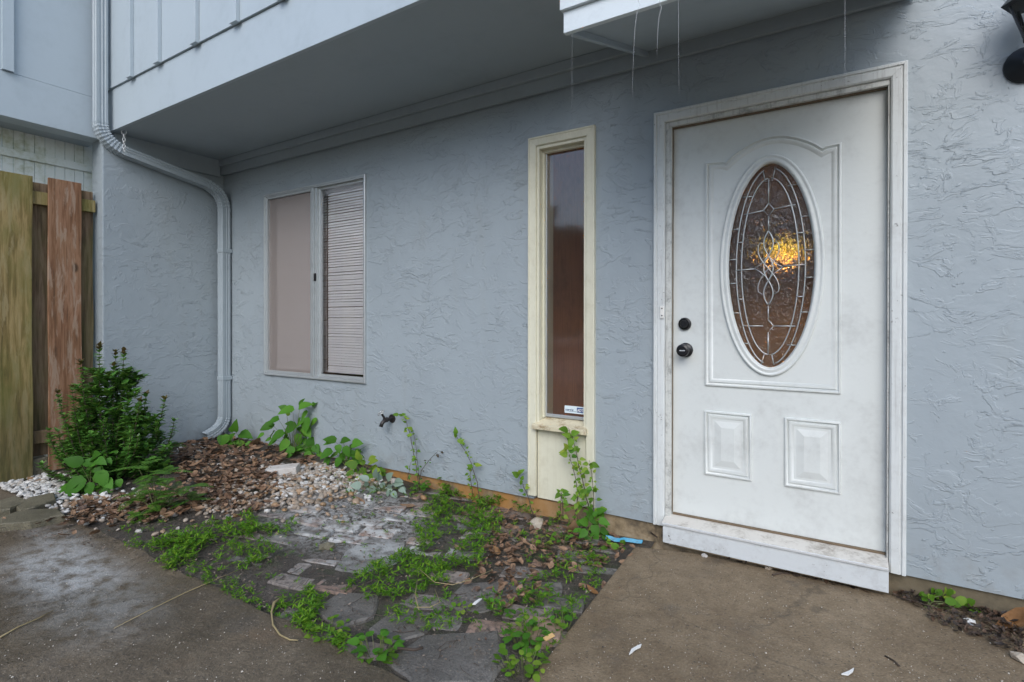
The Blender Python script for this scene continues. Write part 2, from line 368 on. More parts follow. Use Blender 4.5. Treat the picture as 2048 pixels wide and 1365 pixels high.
M['pebble'] = pebm('river_pebble', [(0, (.19, .145, .105)), (.3, (.34, .29, .235)), (.55, (.29, .17, .075)), (.75, (.42, .39, .35)), (1, (.24, .195, .155))])
M['whitestone'] = pebm('white_marble_chip', [(0, (.42, .41, .39)), (.6, (.62, .62, .60)), (1, (.30, .26, .21))])
M['litter'] = dryleaf('brown_leaf_litter', (.035, .02, .014), (.14, .072, .038), (.29, .18, .105))
M['tanleaf'] = dryleaf('tan_dry_leaf', (.20, .11, .055), (.29, .175, .095), (.36, .25, .15))
M['orangeleaf'] = dryleaf('orange_dry_leaf', (.19, .085, .028), (.28, .135, .045), (.36, .20, .09))
M['darklitter'] = dryleaf('black_wet_litter', (.012, .010, .009), (.035, .025, .018), (.10, .055, .03))
M['twig'] = paint('dark_twig', (.05, .034, .024), .7, .2, 40)
M['straw'] = paint('pale_straw', (.30, .24, .12), .6, .2, 40)
M['stem'] = paint('green_stem', (.11, .13, .045), .55, .2, 40)
M['brownstem'] = paint('brown_stem', (.07, .052, .035), .6, .2, 40)
M['shrubleaf'] = leafm('glossy_dark_leaf', (.07, .20, .035), (.15, .33, .065), rough=.28, trans=.25, var=.5, spec=.6)
M['shrubtip'] = leafm('bronze_leaf', (.09, .055, .025), (.12, .10, .03), rough=.35, trans=.2)
M['broad'] = leafm('broad_green_leaf', (.06, .19, .02), (.10, .27, .03), rough=.55, trans=.35, var=.35, spec=.22)
M['lime'] = leafm('yellow_green_leaf', (.12, .27, .025), (.24, .34, .045), rough=.55, trans=.4, var=.45, spec=.22)
M['fern'] = leafm('feathery_leaf', (.08, .22, .025), (.13, .29, .035), rough=.5, trans=.4)
M['weed'] = leafm('ground_weed_leaf', (.085, .23, .018), (.21, .37, .03), rough=.6, trans=.35, var=.5, spec=.2)
M['dusty'] = leafm('lime_dusted_leaf', (.20, .28, .22), (.33, .40, .36), rough=.7, trans=.2)
M['deadleaf'] = leafm('withered_leaf', (.045, .032, .022), (.08, .05, .03), rough=.7, trans=.1)
M['tree'] = leafm('tree_leaf', (.035, .07, .02), (.06, .11, .03), rough=.6, trans=.2)
def emitm(name, c, s):
    t = NT(name); t.b.inputs['Emission Color'].default_value = (*c, 1); t.b.inputs['Emission Strength'].default_value = s
    return t.fin((.8, .7, .5), .4)
M['bulb'] = emitm('glowing_bulb', (1., .66, .29), 260)
def texglass():
    t = NT('rippled_privacy_glass'); co = t.geo()
    n = t.noise(t.map(co, (1, 1, .5)), 88, 2, .5, 1.2)
    rf = t.n('ShaderNodeBsdfRefraction'); rf.inputs['IOR'].default_value = 1.22; rf.inputs['Roughness'].default_value = .10; rf.inputs[0].default_value = (.9, .86, .82, 1)
    gl = t.n('ShaderNodeBsdfGlossy'); gl.inputs['Roughness'].default_value = .16
    b = t.bump(n, .0085, .9); t.l(b, rf.inputs['Normal']); t.l(b, gl.inputs['Normal'])
    fr = t.n('ShaderNodeFresnel'); fr.inputs[0].default_value = 1.75
    mx = t.n('ShaderNodeMixShader'); t.l(fr.outputs[0], mx.inputs[0]); t.l(rf.outputs[0], mx.inputs[1]); t.l(gl.outputs[0], mx.inputs[2]); t.l(mx.outputs[0], t.out.inputs[0])
    return t.m
M['texglass'] = texglass()
def screenm():
    t = NT('insect_screen_mesh'); tr = t.n('ShaderNodeBsdfTransparent'); t.fin((.36, .31, .285), .7)
    mx = t.n('ShaderNodeMixShader'); mx.inputs[0].default_value = .54; t.l(tr.outputs[0], mx.inputs[1]); t.l(t.b.outputs[0], mx.inputs[2]); t.l(mx.outputs[0], t.out.inputs[0]); return t.m
M['screen'] = screenm()
def waterm():
    t = NT('falling_water'); tr = t.n('ShaderNodeBsdfTransparent'); t.fin((.8, .82, .84), .15)
    mx = t.n('ShaderNodeMixShader'); mx.inputs[0].default_value = .10; t.l(tr.outputs[0], mx.inputs[1]); t.l(t.b.outputs[0], mx.inputs[2]); t.l(mx.outputs[0], t.out.inputs[0]); return t.m
M['water'] = waterm()
M['stickerwhite'] = paint('sticker_pale_blue', (.66, .76, .80), .4, .05, 30)
M['stickerblue'] = paint('sticker_blue', (.012, .06, .24), .4, .05, 30)
M['stickertext'] = paint('sticker_navy', (.02, .05, .13), .5, .05, 30)
M['cyan'] = paint('cyan_plastic', (.01, .25, .42), .4, .25, 40, dcol=(.02, .04, .05))
M['chip'] = paint('pale_wood_chip', (.62, .40, .17), .6, .1, 30)
M['paper'] = paint('white_paint_scrap', (.72, .72, .70), .6, .1, 30)
M['limebrick'] = paint('limed_brick', (.50, .48, .45), .8, .3, 14, dcol=(.24, .17, .12))
M['rock'] = paint('pale_rock', (.42, .37, .30), .75, .4, 20, dcol=(.2, .13, .08))
M['edging'] = concrete('mossy_edging_stone', .2, base=((.09, .08, .05), (.15, .135, .09), (.2, .185, .13)))
# parents keep the world place of meshes modelled in world coordinates
WLOC = {}
_put0 = put
def put(name, me, mat, parent=None, bevel=0, auto=None):
    o = _put0(name, me, mat, parent, bevel, auto)
    if parent is not None: o.matrix_parent_inverse = Matrix.Translation(-WLOC.get(parent.name, Vector((0, 0, 0))))
    return o
_empty0 = empty
def empty(name, loc=(0, 0, 0), parent=None):
    o = _empty0(name, loc, parent); WLOC[o.name] = Vector(loc)
    if parent is not None: o.matrix_parent_inverse = Matrix.Translation(-WLOC.get(parent.name, Vector((0, 0, 0))))
    return o

# ================================================================== THE GROUND
def ground_sheet():
    mb = MB(); n = 90
    xs = [-4.6+i*(4.6/120) for i in range(121)]; ys = [-1.60+j*(1.62/56) for j in range(57)]
    vs = []
    for y in ys:
        for x in xs:
            vs.append((x, y, gz(x, y)+.010*mnoise.noise(Vector((x*9, y*9, 3)))-.035*sm(1.43, 1.56, -y+.03*mnoise.noise(Vector((x*5, 1, 0))))))
    W = len(xs); fs = [(j*W+i, j*W+i+1, (j+1)*W+i+1, (j+1)*W+i) for j in range(len(ys)-1) for i in range(W-1)]
    return mb.add(vs, fs)
bed = tag(ground_sheet().build('soil_bed', M['soil'], smooth=True), 'dark weedy soil bed between the walkway and the wall', kind='structure')
far = MB(); far.add([(-60, -60, -.06), (60, -60, -.06), (60, 30, -.06), (-60, 30, -.06)], [(0, 1, 2, 3)])
M['yard'] = concrete('pale_bounce_ground', .2, base=((.17, .16, .145), (.24, .23, .21), (.30, .29, .265)))  # unseen far ground, made pale to bounce light up under the overhang
tag(far.build('ground', M['yard']), 'unseen ground past the walkway made pale to bounce light', kind='structure')
def slab(name, outline, z0, z1, mat, label):
    mb = MB(); n = len(outline)
    mb.add([(x, y, z0) for x, y in outline]+[(x, y, z1) for x, y in outline], [tuple(range(n, 2*n))]+[(i, (i+1) % n, n+(i+1) % n, n+i) for i in range(n)])
    return tag(mb.build(name, mat, bevel=.006), label, kind='structure')
walk_edge = [(-9, -1.46)]+[(-4.6+i*.05, -1.455+.02*mnoise.noise(Vector((i*.35, 2, 0)))+.012*mnoise.noise(Vector((i*1.3, 7, 0)))) for i in range(89)]+[(-.10, -1.46)]
slab('walkway', [(-9, -6), (-.10, -6)]+walk_edge[::-1], -.05, .004, M['walk'], 'wet grey brown concrete walkway along the weedy bed')
slab('stoop_slab', [(-.085, -6), (6, -6), (6, -.012), (1.15, -.02), (.2, -.055), (-.055, -.135), (-.012, -1.25)], -.05, .008, M['stoop'], 'brown speckled concrete slab in front of the white door')

# ---- brick pavers laid askew, sunk in the soil
rp = random.Random(11)
def stone_mesh(outline, h, rr, topjit=.004):
    mb = MB(); n = len(outline); cx = sum(p[0] for p in outline)/n; cy = sum(p[1] for p in outline)/n
    v = [(x, y, -h) for x, y in outline]+[(x, y, -.006) for x, y in outline]+[(cx+(x-cx)*.94, cy+(y-cy)*.94, rr.uniform(-topjit, topjit)) for x, y in outline]+[(cx, cy, .001)]
    f = [(i, (i+1) % n, n+(i+1) % n, n+i) for i in range(n)]+[(n+i, n+(i+1) % n, 2*n+(i+1) % n, 2*n+i) for i in range(n)]+[(2*n+i, 2*n+(i+1) % n, 3*n) for i in range(n)]
    return mb.add(v, f)
pv_meshes = []
for k in range(6):
    a, b = .097, .047
    o = []
    for (sx, sy) in ((-1, -1), (0, -1), (1, -1), (1, 0), (1, 1), (0, 1), (-1, 1), (-1, 0)):
        o.append((sx*a*rp.uniform(.92, 1.0), sy*b*rp.uniform(.90, 1.0)))
    me = stone_mesh(o, .05, rp).mesh('paving_brick'); me.materials.append(M['paver']); pv_meshes.append(me)
ang = R(17); ca, sa = math.cos(ang), math.sin(ang)
pave_area = poly_world([(470, 1062), (560, 1005), (760, 968), (900, 985), (1010, 1010), (1195, 1085), (1258, 1105), (1055, 1362), (820, 1362), (600, 1290), (520, 1180)])
flag_areas = [poly_world(p) for p in ([(690, 1100), (745, 1072), (812, 1085), (795, 1130), (720, 1150), (668, 1140)],
              [(770, 1330), (850, 1275), (1000, 1262), (1012, 1330), (985, 1372), (830, 1380)],
              [(625, 1225), (680, 1185), (760, 1190), (750, 1240), (680, 1262)],
              [(880, 1215), (925, 1170), (1035, 1160), (1050, 1200), (960, 1232)],
              [(735, 1262), (800, 1215), (880, 1240), (850, 1272), (780, 1290)])]
for i in range(-18, 19):
    for j in range(-22, 23):
        lx = i*.212+(j % 2)*.106; ly = j*.112
        x = -1.15+lx*ca-ly*sa; y = -.75+lx*sa+ly*ca
        if not inside((x, y), pave_area) or any(inside((x, y), fa) for fa in flag_areas): continue
        sink = rp.random()
        if sink > .86: continue
        o = bpy.data.objects.new('paving_brick', rp.choice(pv_meshes)); COL.objects.link(o); o.parent = bed
        o.location = (x, y, gz(x, y)+rp.uniform(-.006, .010)); o.rotation_euler = (rp.uniform(-.035, .035), rp.uniform(-.03, .03), ang+rp.uniform(-.05, .05)+(math.pi if rp.random() < .5 else 0))
for fa in flag_areas:
    cx = sum(p[0] for p in fa)/len(fa); cy = sum(p[1] for p in fa)/len(fa); ol = []
    for i in range(len(fa)):
        a, b = fa[i], fa[(i+1) % len(fa)]
        for t in (0, .33, .66): ol.append(((a[0]+(b[0]-a[0])*t-cx)*rp.uniform(.95, 1.03), (a[1]+(b[1]-a[1])*t-cy)*rp.uniform(.95, 1.03)))
    o = put('flagstone', stone_mesh(ol, .05, rp, .003).mesh('flagstone'), M['flag'], bed); o.location = (cx, cy, gz(cx, cy)+.009)
# tan corner stone beside the stoop
fa = poly_world([(1035, 1262), (1050, 1240), (1130, 1252), (1118, 1290), (1075, 1300)])
cx = sum(p[0] for p in fa)/5; cy = sum(p[1] for p in fa)/5
M['tanstone'] = paint('tan_stone', (.30, .21, .15), .75, .3, 25, dcol=(.13, .09, .06))
o = put('flagstone', stone_mesh([(p[0]-cx, p[1]-cy) for p in fa], .05, rp).mesh('flagstone'), M['tanstone'], bed); o.location = (cx, cy, .014); o['label'] = 'tan flagstone by the slab edge'
# flat edging stones at the end of the fence
for k, q in enumerate(([(0, 1012), (30, 1004), (62, 1012), (20, 1030), (0, 1034)], [(32, 1024), (58, 1005), (108, 996), (112, 1010), (70, 1026), (40, 1034)], [(0, 1046), (40, 1030), (112, 1026), (130, 1042), (60, 1058), (0, 1062)])):
    fa = poly_world(q); cx = sum(p[0] for p in fa)/len(fa); cy = sum(p[1] for p in fa)/len(fa)
    o = put('edging_stone', stone_mesh([(p[0]-cx, p[1]-cy) for p in fa], .07, rp).mesh('edging_stone'), M['edging'], bed); o.location = (cx, cy, gz(cx, cy)+.035)

# ================================================================== THE HOUSE
XC = -3.94                           # plane of the side wall
house = tag(empty('townhouse', (-1.4, .06, 0)), 'blue grey stucco townhouse with overhanging upper storey and white front door', 'house')
WIN = (-3.3215, -2.1017, .675, 2.189); SL = (-.7397, -.3237, .113, 2.1945); DR = (0., 1.04, .094, 2.189)
def holed_wall(xs, zs, holes, y0, y1):
    mb = MB(); solid = {}
    for i in range(len(xs)-1):
        for j in range(len(zs)-1):
            cx, cz = (xs[i]+xs[i+1])/2, (zs[j]+zs[j+1])/2
            solid[i, j] = not any(h[0] < cx < h[1] and h[2] < cz < h[3] for h in holes)
    for (i, j), s in solid.items():
        if not s: continue
        x0, x1, z0, z1 = xs[i], xs[i+1], zs[j], zs[j+1]
        mb.add([(x0, y0, z0), (x1, y0, z0), (x1, y0, z1), (x0, y0, z1)], [(0, 1, 2, 3)])
        mb.add([(x0, y1, z0), (x1, y1, z0), (x1, y1, z1), (x0, y1, z1)], [(3, 2, 1, 0)])
        for (di, dj, q) in ((-1, 0, [(x0, y0, z0), (x0, y0, z1), (x0, y1, z1), (x0, y1, z0)]), (1, 0, [(x1, y0, z0), (x1, y1, z0), (x1, y1, z1), (x1, y0, z1)]),
                            (0, -1, [(x0, y0, z0), (x0, y1, z0), (x1, y1, z0), (x1, y0, z0)]), (0, 1, [(x0, y0, z1), (x1, y0, z1), (x1, y1, z1), (x0, y1, z1)])):
            if not solid.get((i+di, j+dj), False): mb.add(q, [(0, 1, 2, 3)])
    return mb
def hole(o, m): return (o[0]+m, o[1]-m, o[2]+m, o[3]-m)
h1, h2, h3 = hole(WIN, .018), hole(SL, .03), hole(DR, .03)
h2 = (h2[0], h2[1], .09, h2[3]); h3 = (h3[0], h3[1], .09, h3[3])
xs = sorted({-4.1, 4.2, h1[0], h1[1], h2[0], h2[1], h3[0], h3[1]}); zs = sorted({.09, 4.4, h1[2], h1[3], h2[3], h3[3]})
wall = holed_wall(xs, zs, (h1, h2, h3), 0., .13).build('stucco_wall', M['stucco'], house)
MB().box(-4.126, XC, -.93, -.002, .09, 2.53).build('side_wall', M['stucco'], house, bevel=.008)
MB().box(-4.1, 4.2, .018, .12, -.2, .088).build('foundation', M['found'], house)
MB().box(-4.10, XC-.018, -.91, .0, -.2, .088).build('foundation', M['found'], house)
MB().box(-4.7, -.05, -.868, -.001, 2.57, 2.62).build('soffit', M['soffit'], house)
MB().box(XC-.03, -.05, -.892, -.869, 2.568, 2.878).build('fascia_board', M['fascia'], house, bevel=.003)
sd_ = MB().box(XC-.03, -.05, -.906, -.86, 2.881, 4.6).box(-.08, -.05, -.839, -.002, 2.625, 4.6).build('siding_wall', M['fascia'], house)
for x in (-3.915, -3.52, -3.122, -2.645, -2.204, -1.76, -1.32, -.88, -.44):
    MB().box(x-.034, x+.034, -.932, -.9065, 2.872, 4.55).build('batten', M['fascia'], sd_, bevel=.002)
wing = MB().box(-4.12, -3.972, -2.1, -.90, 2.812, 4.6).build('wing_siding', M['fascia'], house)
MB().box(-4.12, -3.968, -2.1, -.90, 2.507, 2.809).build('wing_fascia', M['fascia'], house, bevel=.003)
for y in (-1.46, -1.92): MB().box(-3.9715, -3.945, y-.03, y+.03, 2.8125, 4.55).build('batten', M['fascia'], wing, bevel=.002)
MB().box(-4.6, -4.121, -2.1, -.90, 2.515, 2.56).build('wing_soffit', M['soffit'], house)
MB().box(XC, 1.062, -.036, -.014, 2.438, 2.512).build('frieze_board', M['trim'], house, bevel=.002)
MB().box(XC, -.052, -.058, -.0012, 2.5125, 2.5695).build('crown_strip', M['trim'], house, bevel=.006)
MB().box(XC+.0005, XC+.02, -.86, -.045, 2.42, 2.5695).build('frieze_board', M['trim'], house, bevel=.002)

# ---- awning above the door
aw = empty('awning', (.5, -.4, 2.3), house)
yo, zo, zi = -.93, 2.19, 2.502; ax0, ax1 = -.045, 1.075
def slope_z(y): return zi+(zo-zi)*(y/yo)
def aw_slab(x0, x1, y0, y1, b, t_):
    return MB().add([(x, y, slope_z(y)+d) for d in (b, t_) for x, y in ((x0, y0), (x1, y0), (x1, y1), (x0, y1))], [(0, 3, 2, 1), (4, 5, 6, 7), (0, 1, 5, 4), (1, 2, 6, 5), (2, 3, 7, 6), (3, 0, 4, 7)])
aw_slab(ax0+.022, ax1-.022, yo, -.019, .012, .05).build('awning_soffit', M['soffit'], aw)
for x0, x1 in ((ax0, ax0+.0215), (ax1-.0215, ax1)): aw_slab(x0, x1, yo, -.019, -.012, .10).build('rake_board', M['soffit'], aw, bevel=.002)
MB().box(ax0-.004, ax1+.004, yo-.021, yo-.001, zo-.012, zo+.066).build('awning_fascia', M['awn'], aw, bevel=.002)
MB().box(ax0-.012, ax1+.012, yo-.036, yo-.0005, zo+.0665, zo+.125).build('drip_board', M['awn'], aw, bevel=.002)
for k in range(5):
    y0 = yo-.045+k*.19; aw_slab(ax0-.02, ax1+.02, y0, y0+.21 if k < 4 else -.02, .128+.004*(k % 2), .142+.004*(k % 2)).build('shingle_course', M['shingle'], aw)

# ---- mitred boards
def miters(path, closed):
    out = []; n = len(path)
    for i in range(n):
        p = Vector(path[i]); a = Vector(path[(i-1) % n]); b = Vector(path[(i+1) % n])
        if not closed and i == 0: d = (b-p).normalized(); out.append(Vector((-d.y, d.x))); continue
        if not closed and i == n-1: d = (p-a).normalized(); out.append(Vector((-d.y, d.x))); continue
        d1 = (p-a).normalized(); d2 = (b-p).normalized(); n1 = Vector((-d1.y, d1.x)); n2 = Vector((-d2.y, d2.x))
        m = (n1+n2); m /= max(.25, m.dot(n1)); out.append(m)
    return out
def section(p, m, prof, y): return [(p[0]+m.x*o, y-d, p[1]+m.y*o) for o, d in prof]
def sweep(path, prof, y, closed=True):
    mb = MB(); ms = miters(path, closed); k = len(prof); n = len(path)
    for p, m in zip(path, ms): mb.v += section(p, m, prof, y)
    for i in range(n if closed else n-1):
        j = (i+1) % n
        for q in range(k-1): mb.f.append((i*k+q, i*k+q+1, j*k+q+1, j*k+q))
    return mb
def boards(path, prof, y, name, mat, parent):
    ms = miters(path, False); k = len(prof)
    for i in range(len(path)-1):
        mb = MB(); e = .0004*(Vector(path[i+1])-Vector(path[i])).normalized()
        A = (path[i][0]+e.x, path[i][1]+e.y); B = (path[i+1][0]-e.x, path[i+1][1]-e.y)
        mb.v = section(A, ms[i], prof, y)+section(B, ms[i+1], prof, y)
        mb.f = [(q, (q+1) % k, k+(q+1) % k, k+q) for q in range(k)]+[tuple(range(k))[::-1], tuple(range(k, 2*k))]
        mb.build(name, mat, parent, auto=.5)

# ---- front door
door = tag(empty('front_door', (.53, .05, .15), house), 'white panelled front door with leaded oval glass')
prof = [(0, -.002), (0, .020), (.004, .024), (.013, .024), (.016, .018), (.020, .018), (.023, .021), (.05, .019), (.056, .014), (.058, -.002)]
boards([(1.04, .094), (1.04, 2.189), (0, 2.189), (0, .094)], prof, 0, 'door_casing', M['casing'], door)
# jamb set back inside the casing
for a in ((.0585, .0865, .12, 2.108), (.9755, .9815, .12, 2.108)): MB().box(a[0], a[1], -.006, .125, a[2], a[3]).build('door_jamb', M['jamb'], door, bevel=.002)
MB().box(.0585, .9815, -.006, .125, 2.1085, 2.1305).build('door_jamb', M['jamb'], door, bevel=.002)
MB().box(.0835, .0875, .012, .03, .16, 2.1075).build('weatherstrip', M['rubber'], door); MB().box(.0876, .9745, .012, .03, 2.1035, 2.1075).build('weatherstrip', M['rubber'], door)
sx0, sx1, sz0, sz1 = .088, .9745, .158, 2.1033
OX, OZ, OA, OB = .531, 1.389, .186, .478          # glass oval
YD = .032
def oval(a, b, n=72): return [(OX+a*math.cos(2*math.pi*i/n), OZ+b*math.sin(2*math.pi*i/n)) for i in range(n)]
def slab_with_oval():
    mb = MB(); n = 72; inn = oval(OA, OB, n); out = []
    corners = [math.atan2(z-OZ, x-OX) for x, z in ((sx1, sz1), (sx0, sz1), (sx0, sz0), (sx1, sz0))]
    angs = [math.atan2((p[1]-OZ), (p[0]-OX)) for p in inn]
    for c in corners:
        k = min(range(n), key=lambda i: abs(math.atan2(math.sin(angs[i]-c), math.cos(angs[i]-c)))); angs[k] = c
    for a in angs:
        dx, dz = math.cos(a), math.sin(a)
        t = min(((sx1-OX)/dx if dx > 1e-9 else (sx0-OX)/dx if dx < -1e-9 else 9e9), ((sz1-OZ)/dz if dz > 1e-9 else (sz0-OZ)/dz if dz < -1e-9 else 9e9))
        out.append((OX+dx*t, OZ+dz*t))
    for y in (YD, YD+.044):
        b = len(mb.v); mb.v += [(x, y, z) for x, z in inn]+[(x, y, z) for x, z in out]
        for i in range(n):
            j = (i+1) % n; f = (b+i, b+j, b+n+j, b+n+i); mb.f.append(f if y > YD else f[::-1])
    for i in range(n):
        j = (i+1) % n; mb.f.append((i, j, 2*n+j, 2*n+i)); mb.f.append((n+j, n+i, 3*n+i, 3*n+j))
    return mb
slab_with_oval().build('door_slab', M['door'], door)
# ellipse parametrised counter-clockwise: left normal points inwards
sweep(oval(.220, .515), [(0, 0), (.002, .010), (.008, .013), (.013, .009), (.018, .008), (.026, .014), (.034, .013), (.038, .004), (.041, -.004)], YD).build('oval_frame', M['door'], door, smooth=True)
arch = []
for k in range(17):
    t = k/16; x = .742-(.742-.338)*t; s = math.sin(math.pi*t); arch.append((x, 1.13+.772+.088*s**.85))
top_path = [(.243, 1.13-.318), (.813, 1.13-.318), (.813, 1.13+.782), (.752, 1.13+.777)]+arch+[(.328, 1.13+.777), (.243, 1.13+.782)]
mould = [(0, 0), (.002, .009), (.008, .011), (.012, .004), (.017, .0015), (.020, .008), (.026, .009), (.036, .001), (.038, 0)]
sweep(top_path, mould, YD).build('panel_moulding', M['door'], door, auto=.9)
for x0, x1 in ((.241, .456), (.594, .814)):
    z0, z1 = 1.13-.756, 1.13-.440
    sweep([(x0, z0), (x1, z0), (x1, z1), (x0, z1)], mould, YD).build('panel_moulding', M['door'], door, auto=.9)
    a, b = .048, .078
    v = [(x0+a, YD-.0003, z0+a), (x1-a, YD-.0003, z0+a), (x1-a, YD-.0003, z1-a), (x0+a, YD-.0003, z1-a), (x0+b, YD-.006, z0+b), (x1-b, YD-.006, z0+b), (x1-b, YD-.006, z1-b), (x0+b, YD-.006, z1-b)]
    MB().add(v, [(0, 1, 5, 4), (1, 2, 6, 5), (2, 3, 7, 6), (3, 0, 4, 7), (4, 5, 6, 7)]).build('raised_panel', M['door'], door)
gl = MB(); n = 72; e = oval(OA+.004, OB+.004, n); gl.add([(x, YD+.016, z) for x, z in e], [tuple(range(n))]); gl.build('oval_pane', M['texglass'], door)
# leading, measured on the pane
def lp(px, py): return (OX+(px-318)/240*.178, YD+.0105, 1.388-(py-655)/570*.47)
came = MB()
def cl(pts, r=.0031): came.tube([lp(*p) for p in pts], r, 6)
def ell(a, b, t0, t1, n=40, cx=316, cy=658): return [(cx+a*math.cos(R(t0+(t1-t0)*i/n)), cy+b*math.sin(R(t0+(t1-t0)*i/n))) for i in range(n+1)]
cl(ell(196, 556, -80, 80)); cl(ell(196, 556, 100, 260))
cl(ell(163, 500, -87, 87, cx=314)); cl(ell(163, 500, 93, 267, cx=314))
for a in ([(308, 160), (308, 300)], [(308, 372), (308, 455)], [(308, 880), (308, 960)], [(308, 1030), (308, 1158)], [(308, 300), (338, 335), (308, 372), (280, 338), (308, 300)], [(308, 960), (338, 995), (308, 1030), (278, 995), (308, 960)],
          [(165, 352), (280, 338)], [(338, 335), (458, 322)], [(162, 995), (278, 995)], [(338, 995), (458, 995)], [(118, 672), (228, 668)], [(390, 660), (511, 657)],
          [(276, 112), (288, 175), (330, 173), (345, 102)], [(268, 1215), (285, 1157), (328, 1157), (342, 1215)],
          [(155, 250), (212, 250)], [(98, 432), (143, 432)], [(80, 608), (121, 608)], [(78, 747), (121, 747)], [(100, 920), (141, 920)], [(155, 1097), (202, 1097)],
          [(416, 215), (468, 212)], [(487, 393), (533, 391)], [(511, 578), (558, 577)], [(511, 728), (556, 728)], [(485, 918), (530, 918)], [(415, 1100), (463, 1101)],
          [(128, 510), (162, 510)], [(125, 840), (162, 840)], [(468, 482), (505, 480)], [(465, 832), (500, 832)]): cl(a)
for sgn in (-1, 1):
    cl([(308+sgn*27*math.sin(math.pi*(y-455)/141.7), y) for y in range(455, 881, 12)])
    cl([(308+sgn*(-33), 525), (308+sgn*(-46), 522)]+[(308+sgn*(-60)*math.cos(math.pi*(y-560)/220)*1.0, y) for y in range(530, 802, 15)]+[(308+sgn*34, 815)], .0024)
    cl([(308+sgn*80, 665), (308+sgn*45, 645), (308+sgn*18, 618), (308, 594)], .0022); cl([(308+sgn*80, 665), (308+sgn*45, 688), (308+sgn*18, 712), (308, 736)], .0022)
came.tube([(x, YD+.0105, z) for x, z in oval(OA-.001, OB-.001, 60)]+[(OX+OA-.001, YD+.0105, OZ)], .003, 6)
came.build('lead_came', M['lead'], door, smooth=True)
# lockset
MB().lathe([(.001, -.0), (.031, 0), (.032, -.008), (.029, -.016), (.024, -.019), (.0235, -.014), (.020, -.014), (.019, -.026), (.016, -.030), (.001, -.030)][::-1], (.146, YD, 1.116), n=28).build('deadbolt', M['black'], door, auto=.6)
kn = MB().lathe([(.001, 0), (.036, 0), (.036, -.010), (.030, -.015), (.015, -.018), (.015, -.034), (.022, -.040), (.030, -.050), (.032, -.060), (.029, -.070), (.021, -.074), (.020, -.071), (.001, -.071)][::-1], (.150, YD, .985), n=28).build('door_knob', M['black'], door, auto=.6)
MB().box(.137, .163, YD-.0735, YD-.0715, .9828, .9872).build('keyway', M['steel'], door)
# threshold, lip and kick board
MB().add([(x, y, z) for x in (.0600, .9800) for y, z in ((.11, .153), (.025, .149), (-.072, .134), (-.072, .125), (.11, .115))], [(0, 1, 6, 5), (1, 2, 7, 6), (2, 3, 8, 7), (3, 4, 9, 8), (4, 0, 5, 9), (0, 4, 3, 2, 1), (5, 6, 7, 8, 9)]).build('threshold', M['sill'], door, bevel=.002)
MB().box(.089, .974, .020, .040, .1495, .1575).build('weatherstrip', M['rubber'], door)
MB().box(.062, .9785, -.082, -.0722, .122, .1325).build('threshold_lip', M['steel'], door, bevel=.002)
MB().add([(.066, -.074, .035), (.979, -.074, .031), (.979, -.074, .121), (.066, -.074, .121), (.066, -.052, .035), (.979, -.052, .031), (.979, -.052, .121), (.066, -.052, .121)], [(0, 1, 2, 3), (4, 7, 6, 5), (0, 4, 5, 1), (3, 2, 6, 7), (0, 3, 7, 4), (1, 5, 6, 2)]).build('kick_board', M['kick'], door, bevel=.002)
MB().box(.09, .95, -.051, .017, .02, .11).build('threshold_base', M['found'], door)

# ---- sliding window
win = tag(empty('window', (-2.71, 0, .68), house), 'aluminium sliding window with pale blinds behind its glass')
x0, x1, z0, z1 = WIN
fp = [(0, -.003), (0, .016), (.003, .018), (.012, .018), (.014, .012), (.022, .012), (.022, -.05), (0, -.05)]
boards([(x0, z0), (x1, z0), (x1, z1), (x0, z1), (x0, z0)][::1], fp, 0, 'window_frame', M['alu'], win)
xm = -2.687
MB().box(xm-.022, xm+.006, -.012, .045, z0+.022, z1-.022).build('mullion', M['alu'], win, bevel=.003)
MB().box(xm+.008, xm+.038, -.002, .045, z0+.022, z1-.022).build('sash_stile', M['alu'], win, bevel=.003)
fs = [(0, -.001), (0, .012), (.017, .010), (.017, -.012), (0, -.012)]
for a, b, y, nm in ((x0+.0225, xm-.0225, .006, 'screen_frame'), (xm+.0385, x1-.0225, .028, 'sash_frame')):
    boards([(a, z0+.023), (b, z0+.023), (b, z1-.023), (a, z1-.023), (a, z0+.023)], fs, y, nm, M['alu'], win)
MB().add([(x0+.03, .012, z0+.03), (xm-.03, .012, z0+.03), (xm-.03, .012, z1-.03), (x0+.03, .012, z1-.03)], [(0, 1, 2, 3)]).build('insect_screen', M['screen'], win)
for a, b, y in ((x0+.024, xm-.024, .036), (xm+.045, x1-.03, .032)):
    MB().add([(a, y, z0+.025), (b, y, z0+.025), (b, y, z1-.025), (a, y, z1-.025)], [(0, 1, 2, 3)]).build('window_pane', M['glass'], win)
MB().box(xm+.012, xm+.030, -.012, -.002, 1.44, 1.50).build('sash_latch', M['black'], win, bevel=.003)
MB().box(x0+.002, x1-.002, .051, .125, z0+.003, z0+.018).build('window_stool', M['blind'], win)

